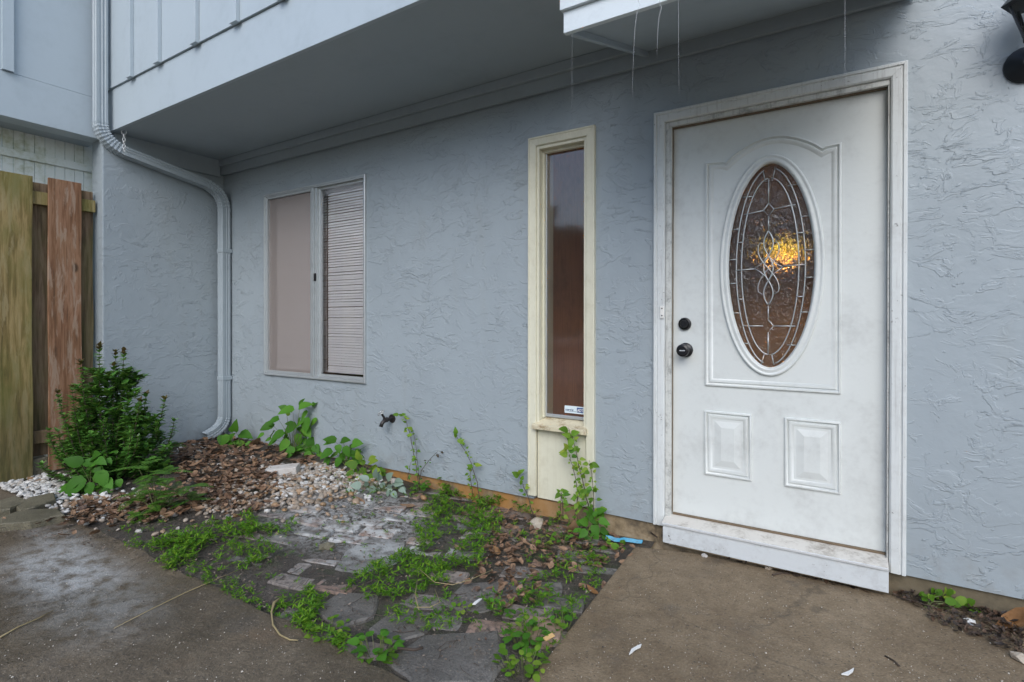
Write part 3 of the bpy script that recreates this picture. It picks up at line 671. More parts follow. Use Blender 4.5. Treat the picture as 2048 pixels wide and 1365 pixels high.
# ---- sidelight beside the door
side = tag(empty('sidelight', (-.53, 0, .12), house), 'tall narrow sidelight in a cream wooden frame')
x0, x1, z0, z1 = SL
boards([(x1, z0), (x1, z1), (x0, z1), (x0, z0)], [(0, -.002), (0, .021), (.003, .024), (.010, .024), (.012, .020), (.047, .018), (.051, .013), (.051, -.002)], 0, 'sidelight_casing', M['cream'], side)
ix0, ix1, iz1, izs = x0+.0515, x1-.0515, z1-.0515, .535
for a, b in ((ix0, ix0+.016), (ix1-.016, ix1)): MB().box(a-.0005, b, -.006, .09, izs, iz1).build('sidelight_jamb', M['cream'], side, bevel=.002)
MB().box(ix0+.0165, ix1-.0165, -.006, .09, iz1-.018, iz1).build('sidelight_jamb', M['cream'], side, bevel=.002)
for a, b in ((ix0+.0165, ix0+.030), (ix1-.030, ix1-.0165)): MB().box(a, b, .03, .058, izs+.03, iz1-.0185).build('glazing_stop', M['cream'], side, bevel=.002)
MB().box(ix0+.0305, ix1-.0305, .03, .058, iz1-.034, iz1-.0185).build('glazing_stop', M['cream'], side, bevel=.002)
MB().add([(x, y, z) for x in (ix0-.012, ix1+.012) for y, z in ((.085, .575), (-.0245, .538), (-.045, .535), (-.045, .508), (.085, .508))], [(0, 1, 6, 5), (1, 2, 7, 6), (2, 3, 8, 7), (3, 4, 9, 8), (4, 0, 5, 9), (0, 4, 3, 2, 1), (5, 6, 7, 8, 9)]).build('sidelight_sill', M['creamdirt'], side, bevel=.003)
MB().box(ix0+.0305, ix1-.0305, .046, .057, .57, .588).build('glazing_bead', M['alu'], side, bevel=.002)
MB().box(ix0+.0305, ix0+.038, .046, .057, .5885, iz1-.035).build('glazing_bead', M['alu'], side, bevel=.001)
MB().add([(ix0+.031, .06, .572), (ix1-.031, .06, .572), (ix1-.031, .06, iz1-.02), (ix0+.031, .06, iz1-.02)], [(0, 1, 2, 3)]).build('sidelight_pane', M['dullglass'], side)
for a_, b2 in ((ix0+.008, ix0+.034), (ix1-.034, ix1-.008)): MB().box(a_, b2, .064, .136, .56, iz1-.02).build('inner_jamb', M['cream'], side, bevel=.002)
MB().box(ix0+.0005, ix1-.0005, .006, .03, .1, .507).build('base_panel', M['cream'], side)

# ================================================================== INTERIOR SEEN THROUGH THE GLASS
ix = MB(); X0, X1, Y0, Y1, Z0, Z1 = -4.05, 2.2, .131, 1.9, .12, 2.52
tag(MB().add([(X0, Y0, Z0), (X1, Y0, Z0), (X1, Y1, Z0), (X0, Y1, Z0)], [(0, 1, 2, 3)]).build('interior_floor', M['intfloor']), 'dark hallway floor behind the door', kind='structure')
tag(MB().add([(X0, Y0, Z1), (X1, Y0, Z1), (X1, Y1, Z1), (X0, Y1, Z1)], [(3, 2, 1, 0)]).build('interior_ceiling', M['intceil']), 'beige hallway ceiling behind the door', kind='structure')
tag(ix.add([(X0, Y0, Z0), (X0, Y1, Z0), (X1, Y1, Z0), (X1, Y0, Z0), (X0, Y0, Z1), (X0, Y1, Z1), (X1, Y1, Z1), (X1, Y0, Z1)], [(0, 4, 5, 1), (1, 5, 6, 2), (2, 6, 7, 3)]).build('interior_wall', M['intwall']), 'brown hallway walls behind the glass', kind='structure')
M['shade'] = leafm('added_amber_shade', (.26, .16, .06), (.28, .17, .065), trans=.026)  # added shade: dims the view of the bulb, light leaves above and below
M['panelwood'] = paint('brown_wood_panelling', (.58, .30, .16), .55, .35, 2, grain=.7)
tag(MB().box(-1.0, -.95, .135, 1.25, .122, 2.518).build('interior_partition', M['panelwood']), 'brown panelled partition behind the sidelight', kind='structure')
lamp = tag(empty('pendant_lamp', (.52, 1.1, 1.50)), 'glowing warm hallway lamp seen through the oval door glass', 'lamp')
MB().lathe([(.002, -.034), (.018, -.030), (.030, -.012), (.032, .004), (.022, .03), (.014, .058), (.002, .061)], (.52, 1.1, 1.555), axis='z', n=20).build('bulb', M['bulb'], lamp, smooth=True)
shd = MB(); n_ = 28
for z_, r_ in ((1.515, .052), (1.615, .042)): shd.v += [(.52+r_*math.cos(6.28319*i/n_), 1.1+r_*math.sin(6.28319*i/n_), z_) for i in range(n_)]
shd.f = [(i, (i+1) % n_, n_+(i+1) % n_, n_+i) for i in range(n_)]
shd.build('added_lamp_shade', M['shade'], lamp, smooth=True)
MB().tube([(.52, 1.1, 1.616), (.52, 1.1, 2.515)], .006).build('lamp_cord', M['black'], lamp)
MB().lathe([(.012, .0), (.03, .0), (.03, .05), (.012, .06)], (.52, 1.1, 1.612), axis='z', n=16).build('lamp_socket', M['black'], lamp)

# ---- two mini blinds behind the window
def blind(xa, xb, label):
    b = tag(empty('window_blind', ((xa+xb)/2, .085, 2.14)), label, 'blind', 'mini blinds behind the sliding window')
    MB().box(xa, xb, .072, .098, 2.135, 2.163).build('head_rail', M['blind'], b, bevel=.002)
    prof = [(-.0113, -.0012), (-.006, .0006), (0, .0012), (.006, .0006), (.0113, -.0012)]; tl = R(61); ct, st = math.cos(tl), math.sin(tl)
    mb = MB(); vs = []
    for x in (xa+.004, xb-.004):
        for (p, q) in prof: vs.append((x, .085+p*ct-q*st, p*st+q*ct))
    me = mb.add(vs, [(i, i+1, 5+i+1, 5+i) for i in range(4)]).mesh('slat', True); me.materials.append(M['blind'])
    k = 0; z = 2.122
    while z > .745:
        o = bpy.data.objects.new('slat', me); COL.objects.link(o); o.parent = b; o.matrix_parent_inverse = Matrix.Translation(-WLOC[b.name])
        o.location = (rnd.uniform(-.001, .001), 0, z); o.rotation_euler = (rnd.uniform(-.006, .006), rnd.uniform(-.0008, .0008), 0); z -= .0208
    MB().box(xa+.002, xb-.002, .077, .093, z-.004, z+.010).build('bottom_rail', M['blind'], b, bevel=.002)
    for x in (xa+.09, xb-.09): MB().tube([(x, .071, 2.13), (x, .071, z)], .0009, 4).build('lift_cord', M['blind'], b)
blind(-3.285, -2.636, 'pale mini blind behind the screened half of the window')
blind(-2.629, -2.135, 'pale mini blind behind the clear half of the window')

# ---- sticker on the sidelight pane
a = on_y(1129.5, 811, .055); b_ = on_y(1168.8, 829.5, .055)
st = tag(MB().box(a.x, b_.x, .0535, .0545, b_.z, a.z).build('security_sticker', M['stickerwhite']), 'pale blue alarm company sticker low on the sidelight pane', 'sticker')
sw, sh = b_.x-a.x, a.z-b_.z
MB().box(a.x+sw*.63, a.x+sw*.95, .0528, .0532, b_.z+sh*.18, b_.z+sh*.84).build('logo_square', M['stickerblue'], st)
def text(body, x, z, size, mat, y, parent, xscale=1.):
    cu = bpy.data.curves.new('lettering', 'FONT'); cu.body = body; cu.size = size; cu.extrude = .0001; cu.offset = .0006
    tmp = bpy.data.objects.new('tmp', cu); COL.objects.link(tmp); bpy.context.view_layer.update()
    me = bpy.data.meshes.new_from_object(tmp.evaluated_get(bpy.context.evaluated_depsgraph_get())); bpy.data.objects.remove(tmp)
    me.transform(Matrix.Translation((x, y, z)) @ Matrix.Rotation(math.pi/2, 4, 'X') @ Matrix.Scale(xscale, 4, (1, 0, 0)))
    me.materials.clear(); return put('lettering', me, mat, parent)
text('secured by', a.x+sw*.05, b_.z+sh*.36, sh*.34, M['stickertext'], .0528, st, .80)
MB().box(a.x+sw*.05, a.x+sw*.60, .0528, .0532, b_.z+sh*.24, b_.z+sh*.28).build('underline', M['stickertext'], st)
text('ADT', a.x+sw*.655, b_.z+sh*.30, sh*.55, M['white'], .0522, st, .78)

# ---- contact sensor on the casing
p = on_y(1325, 625, -.02)
sn = tag(MB().box(p.x-.010, p.x+.010, -.030, -.0205, p.z-.031, p.z+.031).build('door_sensor', M['white'], bevel=.002), 'small white alarm contact screwed to the door casing', 'sensor')
for dz in (-.017, .019): MB().lathe([(.001, -.0015), (.0035, -.0015), (.0035, 0)], (p.x, -.0302, p.z+dz), n=10).build('screw', M['black'], sn)
# ================================================================== DOWNSPOUT
def pipe(path, mat, name, parent, ribs=()):
    w, d, g = .042, .034, .0035          # half width (along x), half depth
    pr = [(-w, -d), (-w*.62, -d), (-w*.55, -d+g), (-w*.35, -d+g), (-w*.28, -d), (w*.28, -d), (w*.35, -d+g), (w*.55, -d+g), (w*.62, -d), (w, -d), (w, -d*.5), (w-g, -d*.4), (w-g, -d*.1), (w, 0), (w, d*.1), (w-g, d*.2), (w-g, d*.5), (w, d*.6), (w, d), (-w, d)]
    mb = MB(); k = len(pr); n = len(path); P = [Vector(p) for p in path]
    for i in range(n):
        t = (P[min(i+1, n-1)]-P[max(i-1, 0)]).normalized(); X = Vector((1, 0, 0)); X = (X-t*X.dot(t)).normalized(); N = X.cross(t)
        s = ribs[i] if ribs else 1.
        for a, b in pr: mb.v.append(tuple(P[i]+X*a*s+N*b*s))
    for i in range(n-1):
        for q in range(k): mb.f.append((i*k+q, i*k+(q+1) % k, (i+1)*k+(q+1) % k, (i+1)*k+q))
    return mb.build(name, mat, parent, auto=.35)
def arc(p0, p1, p2, n=22):              # quadratic bend
    a, b, c = Vector(p0), Vector(p1), Vector(p2)
    return [a*(1-t)**2+b*2*t*(1-t)+c*t*t for t in [i/n for i in range(n+1)]]
ds = tag(empty('downspout', (-3.85, -.06, .12)), 'grey painted rectangular downspout bending under the overhang into the wall corner', 'downspout')
XA, YA = -3.885, -.965; XB, YB = -3.852, -.052
pipe([(XA, YA, 4.3), (XA, YA, 2.60)], M['pipe'], 'pipe', ds)
e1 = arc((XA, YA, 2.615), (XA, YA, 2.475), (XA+.004, -.80, 2.425)); pipe(e1, M['pipe'], 'elbow', ds, [1.05 if i in (0, 1, 21, 22) else (1.07 if i % 2 else .965) for i in range(23)])
pipe([(XA+.004, -.83, 2.433), (XB, -.22, 2.315)], M['pipe'], 'pipe', ds)
e2 = arc((XB, -.24, 2.319), (XB, YB, 2.283), (XB, YB, 2.10)); pipe(e2, M['pipe'], 'elbow', ds, [1.05 if i in (0, 1, 21, 22) else (1.07 if i % 2 else .965) for i in range(23)])
pipe([(XB, YB, 2.12), (XB, YB, .27)], M['pipe'], 'pipe', ds)
e3 = arc((XB, YB, .29), (XB, YB, .175), (XB-.005, -.215, .125)); pipe(e3, M['pipe'], 'elbow', ds, [1.05 if i in (0, 1) else (1.06 if i % 2 else .97) for i in range(23)])
for zz in (1.75, .62): MB().box(XB-.0465, XB+.0465, YB-.0385, YB+.05, zz-.016, zz+.016).build('strap', M['pipe'], ds, bevel=.002)
# ---- chain hanging from the overhang
cq = on_x(248, 270, -3.80)
ch = tag(empty('chain', (cq.x, cq.y, 2.56)), 'short galvanised chain hanging from the overhang beside the downspout', 'chain')
z = 2.556
for k in range(6):
    r1, r2 = (.020, .016) if k == 0 else (.017, .009)
    pts = [Vector((math.cos(a)*r2, 0, math.sin(a)*r1)) for a in [2*math.pi*i/12 for i in range(13)]]
    rot = Matrix.Rotation(R(40+90*(k % 2)), 3, 'Z'); MB().tube([rot @ q+Vector((cq.x+.003*(k % 2), cq.y, z)) for q in pts], .0026, 6, False).build('chain_link', M['steel'], ch, smooth=True); z -= r1+.013-.004

# ================================================================== WALL LANTERN
lt = tag(empty('wall_lantern', (1.39, -.002, 2.10)), 'blue black carriage lantern on the stucco at the picture edge', 'lantern')
MB().lathe([(.001, -.045), (.02, -.045), (.035, -.036), (.058, -.022), (.066, -.012), (.066, -.0005), (.001, -.0005)], (1.395, 0, 2.085), n=20).build('backplate', M['lantern'], lt, auto=.5)
MB().tube([(1.395, -.03, 2.085), (1.395, -.075, 2.075), (1.395, -.115, 2.085), (1.395, -.125, 2.12)], .011, 8).build('arm', M['lantern'], lt, smooth=True)
LC = (1.395, -.125)
def hexring(r, z, n=6, off=0): return [(LC[0]+r*math.cos(2*math.pi*i/n+off), LC[1]+r*math.sin(2*math.pi*i/n+off), z) for i in range(n)]
def loft(rings):
    mb = MB(); n = len(rings[0])
    for r in rings: mb.v += r
    for k in range(len(rings)-1):
        for i in range(n): mb.f.append((k*n+i, k*n+(i+1) % n, (k+1)*n+(i+1) % n, (k+1)*n+i))
    mb.f += [tuple(range(n))[::-1], tuple((len(rings)-1)*n+i for i in range(n))]; return mb
loft([hexring(.02, 2.115), hexring(.036, 2.122), hexring(.036, 2.134), hexring(.03, 2.136)]).build('lantern_base', M['lantern'], lt)
loft([hexring(.092, 2.262), hexring(.096, 2.266), hexring(.03, 2.345), hexring(.012, 2.352), hexring(.012, 2.38)]).build('lantern_roof', M['lantern'], lt)
gb, gt = hexring(.032, 2.1365), hexring(.07, 2.2615)
for i in range(6):
    MB().tube([gb[i], gt[i]], .0045, 5).build('glazing_bar', M['lantern'], lt)
    j = (i+1) % 6; MB().add([gb[i], gb[j], gt[j], gt[i]], [(0, 1, 2, 3)]).build('lantern_pane', M['glass'], lt)
MB().lathe([(.004, 2.14), (.012, 2.15), (.016, 2.19), (.010, 2.22), (.002, 2.23)], (LC[0], LC[1], 0), axis='z', n=12).build('lantern_bulb', M['white'], lt, smooth=True)

# ================================================================== FAUCET
fc = tag(empty('hose_faucet', (-1.86, -.002, .45)), 'small weathered hose faucet on the stucco below the window side', 'faucet')
fx, fz = -1.845, .448
MB().lathe([(.03, -.0005), (.03, -.006), (.012, -.008), (.012, -.05), (.018, -.052), (.018, -.075), (.001, -.075)], (fx, 0, fz), n=14).build('faucet_body', M['brass'], fc, auto=.6)
MB().tube([(fx, -.06, fz+.005), (fx-.012, -.085, fz-.02), (fx-.016, -.095, fz-.045)], [.015, .013, .014], 10).build('spout', M['brass'], fc, smooth=True)
MB().tube([(fx, -.065, fz), (fx-.012, -.09, fz+.045)], .008, 8).build('valve_stem', M['brass'], fc)
hc = Vector((fx-.014, -.094, fz+.052)); ax = Vector((-.25, -.5, .83)).normalized(); u_ = ax.orthogonal().normalized(); v_ = ax.cross(u_)
hw = MB().tube([hc+(u_*math.cos(a)+v_*math.sin(a))*.023*(1+.06*math.cos(5*a)) for a in [2*math.pi*i/30 for i in range(31)]], .0048, 6, False)
for k in range(3): a = 2*math.pi*k/3; hw.tube([hc, hc+(u_*math.cos(a)+v_*math.sin(a))*.022], .0035, 5)
hw.build('hand_wheel', M['lead'], fc, smooth=True)

# ================================================================== FENCES
fe = tag(empty('wood_fence', (-4.02, -1.5, 0)), 'weathered shadowbox wood fence with mossy and reddish boards', 'fence')
def board_x(xf, ya, yb, z0, z1, thick, mat, name, parent, jit=.004):
    r = random.Random(int(abs(ya)*1000)); n = 8; mb = MB(); rows = []
    for i in range(n+1):
        z = z0+(z1-z0)*i/n; b = r.uniform(-jit, jit)
        rows.append([(xf, ya+b, z), (xf, yb+b, z), (xf-thick, yb+b, z), (xf-thick, ya+b, z)])
    for q in rows: mb.v += q
    for i in range(n):
        for k in range(4): mb.f.append((i*4+k, i*4+(k+1) % 4, i*4+4+(k+1) % 4, i*4+4+k))
    mb.f += [(3, 2, 1, 0), (n*4, n*4+1, n*4+2, n*4+3)]
    return mb.build(name, mat, parent, bevel=.003)
XF = -4.0
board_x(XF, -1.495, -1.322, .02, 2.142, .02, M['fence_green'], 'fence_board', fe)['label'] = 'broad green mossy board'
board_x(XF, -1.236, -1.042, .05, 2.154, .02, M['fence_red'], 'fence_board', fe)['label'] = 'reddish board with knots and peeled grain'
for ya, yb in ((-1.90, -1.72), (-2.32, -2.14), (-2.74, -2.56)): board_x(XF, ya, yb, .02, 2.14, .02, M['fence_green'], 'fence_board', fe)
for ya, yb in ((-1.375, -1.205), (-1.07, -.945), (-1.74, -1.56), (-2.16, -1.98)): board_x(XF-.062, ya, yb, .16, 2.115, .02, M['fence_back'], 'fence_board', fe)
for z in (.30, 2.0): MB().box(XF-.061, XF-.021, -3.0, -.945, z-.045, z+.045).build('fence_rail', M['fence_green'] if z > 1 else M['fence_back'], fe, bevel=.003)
MB().box(XF-.135, XF-.084, -1.02, -.95, -.05, 2.03).build('fence_post', M['whitefence'], fe, bevel=.004)
wf = tag(empty('white_fence', (-4.34, -1.5, 0)), 'mildewed white board fence under the dark overhang', 'fence')
XW = -4.30; y = -.862
for k in range(26):
    board_x(XW, y-.0585, y-.0015, -.05, 2.535, .018, M['whitefence'], 'fence_board', wf, .0006); y -= .0602
MB().box(XW+.0005, XW+.022, -3.2, -.80, 2.315, 2.372).build('fence_rail', M['whitefence'], wf, bevel=.003)
MB().box(XW+.0005, XW+.022, -3.2, -.80, 1.2, 1.29).build('fence_rail', M['whitefence'], wf, bevel=.003)

# ================================================================== LOOSE STONES AND LEAF LITTER
rs = random.Random(23)
def pebble_mesh(name, mat, flat=.6, ang=0):
    bm = bmesh.new(); bmesh.ops.create_icosphere(bm, subdivisions=1 if ang else 2, radius=1)
    sx, sy, sz = rs.uniform(.8, 1.15), rs.uniform(.6, .95), rs.uniform(.4, .7)*flat/.6
    off = Vector((rs.uniform(0, 50), rs.uniform(0, 50), 0))
    for v in bm.verts:
        k = 1+(.30 if ang else .22)*mnoise.noise(v.co*1.3+off); v.co = Vector((v.co.x*sx*k, v.co.y*sy*k, v.co.z*sz*k))
    for f in bm.faces: f.smooth = not ang
    me = bpy.data.meshes.new(name); bm.to_mesh(me); bm.free(); me.materials.append(mat); return me
peb = [pebble_mesh('pebble', M['pebble']) for _ in range(7)]; chips = [pebble_mesh('white_chip', M['whitestone'], .55, 1) for _ in range(7)]
gravel = tag(empty('gravel', (-2.4, -.6, .05)), 'river pebbles and white stone chips spread over the bed', kind='stuff')
def scatter_stones(areas, meshes, name, n, lo, hi, n_single):
    pts = []
    for poly, wgt in areas: pts += scatter(poly_world(poly), int(n*wgt), rs)
    pts = [p if rs.random() < .62 else (p[0]+rs.gauss(0, .20), p[1]+rs.gauss(0, .13)) for p in pts]; pts = [p for p in pts if (XC+.05 < p[0] or p[1] < -1.0) and p[0] < -.3 and -1.5 < p[1] < -.04]
    items = sorted([(rs.uniform(lo, hi)*(1.35 if rs.random() < .1 else 1), p) for p in pts], key=lambda t: -t[0]/((Vector((*t[1], 0))-CAM).length))
    rest = MB()
    for k, (s, (x, y)) in enumerate(items):
        me = rs.choice(meshes); loc = (x, y, gz(x, y)+s*.25+rs.uniform(0, .008)); rot = (rs.uniform(-.5, .5), rs.uniform(-.5, .5), rs.uniform(0, 6.28))
        if k < n_single:
            o = bpy.data.objects.new(name, me); COL.objects.link(o); o.parent = gravel; o.matrix_parent_inverse = Matrix.Translation(-WLOC[gravel.name])
            o.location = loc; o.rotation_euler = rot; o.scale = (s, s, s)
        else:
            from mathutils import Euler
            m = Matrix.Translation(loc) @ Euler(rot).to_matrix().to_4x4() @ Matrix.Scale(s, 4); rest.add([m @ v.co for v in me.vertices], [tuple(f.vertices) for f in me.polygons])
    o = rest.build(name+'_spread', meshes[0].materials[0], gravel, smooth=(name == 'pebble')); o['kind'] = 'stuff'
scatter_stones([([(470, 965), (560, 935), (640, 930), (760, 965), (690, 1000), (600, 1015), (500, 1030), (440, 1020)], .62), ([(340, 985), (470, 965), (470, 1030), (380, 1030)], .16), ([(150, 1000), (330, 985), (360, 1035), (150, 1050)], .14), ([(330, 905), (480, 900), (560, 935), (420, 960)], .08)], peb, 'pebble', 1500, .008, .021, 290)
scatter_stones([([(0, 962), (90, 950), (140, 985), (110, 1008), (60, 1012), (0, 1015)], .5), ([(90, 990), (250, 990), (330, 1010), (200, 1050), (80, 1040)], .12), ([(560, 935), (700, 940), (760, 970), (560, 1000)], .30), ([(330, 890), (420, 885), (430, 905), (330, 915)], .08)], chips, 'white_chip', 1000, .009, .023, 280)

def leafshape(L, W, rr, curl=.3, seg=5):    # a curled dead leaf lying down, about its origin
    vs = []; fs = []
    wd = [0, .55, .95, 1., .7, .08]
    tw = rr.uniform(-.7, .7)
    for i in range(seg+1):
        t = i/seg; w2 = W/2*wd[i]; z = curl*L*(t-.5)**2*rr.uniform(.6, 1.5); a = tw*(t-.5)
        for s in (-1, 0, 1): vs.append(((t-.5)*L, s*w2*math.cos(a)-0*z, z+abs(s)*curl*w2*rr.uniform(.3, .9)+s*w2*math.sin(a)))
    for i in range(seg):
        for k in range(2): fs.append((i*3+k, i*3+k+1, i*3+4+k, i*3+3+k))
    return vs, fs
litter = tag(empty('leaf_litter', (-2.8, -.5, .08)), 'heap of brown fallen leaves and bark in the wall corner', kind='stuff')
def litter_spread(areas, n, lo, hi, mat, n_single, name, parent, dz=.012, jit=0.):
    pts = []
    for poly, wgt in areas: pts += scatter(poly_world(poly), int(n*wgt), rs)
    if jit: pts = [p if rs.random() < .7 else (p[0]+rs.gauss(0, jit), p[1]+rs.gauss(0, jit)) for p in pts]; pts = [p for p in pts if p[0] > XC+.05 and p[1] < -.03]
    items = sorted([(rs.uniform(lo, hi), p) for p in pts], key=lambda t: -t[0]/((Vector((*t[1], 0))-CAM).length)); rest = MB()
    prot = []
    for _ in range(9):
        v, f = leafshape(1, rs.uniform(.35, .65), rs, rs.uniform(.15, .6)); me = MB().add(v, f).mesh(name); me.materials.append(mat); prot.append(me)
    from mathutils import Euler
    for k, (s, (x, y)) in enumerate(items):
        me = rs.choice(prot); loc = (x, y, gz(x, y)+dz+rs.uniform(0, .022)); rot = (rs.uniform(-.55, .55), rs.uniform(-.5, .5), rs.uniform(0, 6.28))
        if k < n_single:
            o = bpy.data.objects.new(name, me); COL.objects.link(o); o.parent = parent; o.matrix_parent_inverse = Matrix.Translation(-WLOC[parent.name]); o.location = loc; o.rotation_euler = rot; o.scale = (s, s, s)
        else:
            m = Matrix.Translation(loc) @ Euler(rot).to_matrix().to_4x4() @ Matrix.Scale(s, 4); rest.add([m @ v.co for v in me.vertices], [tuple(f.vertices) for f in me.polygons])
    o = rest.build(name+'_spread', mat, parent); o['kind'] = 'stuff'
litter_spread([([(330, 895), (440, 878), (540, 885), (640, 925), (560, 950), (470, 985), (370, 975), (320, 930)], .55), ([(150, 1010), (330, 985), (430, 1010), (330, 1045), (120, 1060)], .25), ([(400, 960), (560, 945), (520, 1030), (380, 1030)], .2)], 1900, .02, .075, M['litter'], 190, 'fallen_leaf', litter, jit=.14)
litter2 = tag(empty('wet_leaf_litter', (-.4, -.3, 0)), 'dark wet leaves and crumbs around the pavers by the sidelight', kind='stuff')
litter_spread([([(1000, 1060), (1190, 1040), (1262, 1098), (1200, 1150), (1050, 1140), (960, 1110)], .6), ([(950, 1120), (1060, 1130), (1100, 1210), (990, 1230)], .2), ([(860, 1000), (1000, 990), (1180, 1040), (1000, 1060)], .2)], 720, .012, .055, M['litter'], 90, 'fallen_leaf', litter2, .006, jit=.12)
litter3 = tag(empty('gutter_debris', (1.3, -.2, 0)), 'blackish leaf crumbs swept against the foundation right of the door', kind='stuff')
litter_spread([([(1790, 1195), (1870, 1190), (2047, 1245), (2047, 1330), (1985, 1300), (1880, 1262)], .75), ([(1330, 1083), (1500, 1120), (1770, 1180), (1900, 1230), (1760, 1200), (1480, 1140)], .25)], 900, .006, .036, M['darklitter'], 60, 'fallen_leaf', litter3, .02)

# single big leaves, stones and scraps that stand out
def big_leaf(u, v, L, W, rotz, mat, label, tilt=.1, curl=.35, seed=1):
    rr = random.Random(seed); vs_, fs_ = leafshape(L, W, rr, curl); p = G(u, v, .02)
    m = Matrix.Translation(p) @ Matrix.Rotation(rotz, 4, 'Z') @ Matrix.Rotation(tilt, 4, 'Y'); mb = MB().add([m @ Vector(q) for q in vs_], fs_)
    o = mb.build('dry_leaf', mat, smooth=True); zmin = min(q[2] for q in mb.v); o.location.z = gz(p.x, p.y)+.004-zmin if p.x < 0 and p.y > -1.5 else .010-zmin
    return tag(o, label, 'leaf', 'large fallen leaves')
big_leaf(193, 995, .20, .085, .5, M['tanleaf'], 'long tan leaf lying below the broad leaved weed by the shrub', seed=3)
big_leaf(75, 1030, .17, .055, 0, M['orangeleaf'], 'narrow reddish brown leaf on the edging stones at the left', seed=4)
big_leaf(70, 958, .15, .07, .3, M['tanleaf'], 'tan curled leaf at the foot of the mossy fence board', seed=5)
big_leaf(1145, 1068, .13, .06, 2.3, M['tanleaf'], 'upright brown leaf leaning beside the sidelight weed', tilt=.9, seed=6)
big_leaf(990, 1098, .15, .055, 2.4, M['orangeleaf'], 'rust brown leaf lying in the grassy clump', seed=7)
big_leaf(2035, 1255, .13, .085, .5, M['orangeleaf'], 'big orange brown leaf against the foundation at the right edge', tilt=-.7, seed=8, curl=.9)
big_leaf(1185, 1175, .085, .03, -.5, M['orangeleaf'], 'small rust leaf by the edge of the door slab', seed=9)
big_leaf(720, 1000, .13, .05, -.4, M['tanleaf'], 'pale curled leaf on the lime dusted pavers', seed=10)
big_leaf(815, 1008, .10, .06, .6, M['tanleaf'], 'dusty tan leaf near the dried wall weed', seed=12)
big_leaf(510, 892, .14, .10, .2, M['tanleaf'], 'broad brown leaf beside the small plant at the downspout', tilt=-.7, seed=13)
def rock(u, v, s, mat, name, label, cat, seed, flat=.6, dz=.0):
    global rs
    rs = random.Random(seed); me = pebble_mesh(name, mat, flat, 1); p = G(u, v) if u < 1250 else None
    if p is None:
        d = ray(u, v); p = CAM+d*((.008-CAM.z)/d.z)
    o = put(name, me, None); o.scale = (s, s, s); o.location = (p.x, p.y, p.z+s*.3*flat/.6+dz); o.rotation_euler = (0, 0, seed); return tag(o, label, cat)
rock(1074, 1054, .055, M['rock'], 'rock', 'pale knobbly rock among weeds under the sidelight', 'rock', 5, .6)
rock(1409, 1113, .017, M['whitestone'], 'stone', 'small round white stone under the kick board', 'stone', 6)
rock(1537, 1138, .022, M['rock'], 'stone', 'pale angular stone under the middle of the kick board', 'stone', 7)
rock(1939, 1247, .024, M['whitestone'], 'stone', 'white stone in the black debris right of the door', 'stone', 8)
rock(2043, 1322, .034, M['rock'], 'stone', 'pale grey stone at the lower right picture edge', 'stone', 9)
rock(655, 1097, .045, M['edging'], 'stone', 'grey rounded stone between pavers left of the limed flagstone', 'stone', 10, .45)
p = G(566, 948); bk = MB().box(-.105, .105, -.05, .05, -.01, .052).build('brick', M['limebrick'], bevel=.007); bk.location = (p.x, p.y, p.z); bk.rotation_euler = (.06, -.08, R(38)); tag(bk, 'lime whitened brick lying on the gravel', 'brick')
p = G(1098, 1307); o = MB().box(-.019, .019, -.008, .008, 0, .005).build('wood_chip', M['chip'], bevel=.001); o.location = (p.x, p.y, .045); o.rotation_euler = (.1, -.15, R(62)); tag(o, 'pale wood chip on the clover clump by the slab', 'wood chip')
pa, pb_ = G(1212, 1084), G(1285, 1092)
mb = MB(); rr = random.Random(2); pts = [pa.lerp(pb_, i/8)+Vector((0, 0, .022+rr.uniform(-.004, .004))) for i in range(9)]
for i, q in enumerate(pts):
    wd = .012*(1-.5*abs(i/8-.4)); mb.v += [tuple(q+Vector((0, -wd, -.008))), tuple(q+Vector((0, 0, .008))), tuple(q+Vector((0, wd, -.002)))]
for i in range(8): mb.f += [(i*3, i*3+1, i*3+4, i*3+3), (i*3+1, i*3+2, i*3+5, i*3+4), (i*3+2, i*3, i*3+3, i*3+5)]
tag(mb.build('plastic_strip', M['cyan'], auto=.5), 'torn bright blue plastic strip at the corner of the door slab', 'plastic')
def ground_pt(u, v, z):
    d = ray(u, v); return CAM+d*((z-CAM.z)/d.z)
def stick(pts, r, mat, label, cat, z=.012, name='twig'):
    tag(MB().tube([ground_pt(u, v, z+(dz if len(q) > 2 else 0)) for q in pts for (u, v, dz) in [(q[0], q[1], q[2] if len(q) > 2 else 0)]], r, 6).build(name, mat, smooth=True), label, cat)
stick([(562, 1196), (548, 1206), (543, 1225), (546, 1250), (560, 1270), (580, 1280), (596, 1281)], [.005, .006, .0038, .0034, .003, .0026, .002], M['straw'], 'curved tan vine stalk at the edge of the walkway', 'stalk', .012, 'stalk')
stick([(228, 1257), (300, 1220), (370, 1186), (430, 1160), (470, 1143)], [.001, .0018, .0022, .002, .0014], M['straw'], 'long greenish straw across the wet walkway', 'straw', .010, 'straw')
stick([(0, 1275), (35, 1255), (75, 1238), (108, 1220)], [.003, .0028, .002, .001], M['straw'], 'pale straw at the left picture edge', 'straw', .010, 'straw')
stick([(795, 1297), (830, 1300), (846, 1296)], .005, M['twig'], 'short dark twig on the grey flagstone', 'twig', .030)
stick([(1770, 1312), (1788, 1322), (1798, 1332)], .003, M['twig'], 'thin dark twig on the door slab', 'twig')
stick([(1300, 1065), (1308, 1070), (1314, 1075)], .004, M['twig'], 'black twig at the foundation beside the kick board', 'twig', .03)
stick([(1545, 1150), (1565, 1146), (1580, 1148)], .004, M['twig'], 'dark twig under the kick board', 'twig')
stick([(1792, 1194), (1830, 1203), (1875, 1217)], .003, M['twig'], 'grey twig lying along the foundation', 'twig', .02)
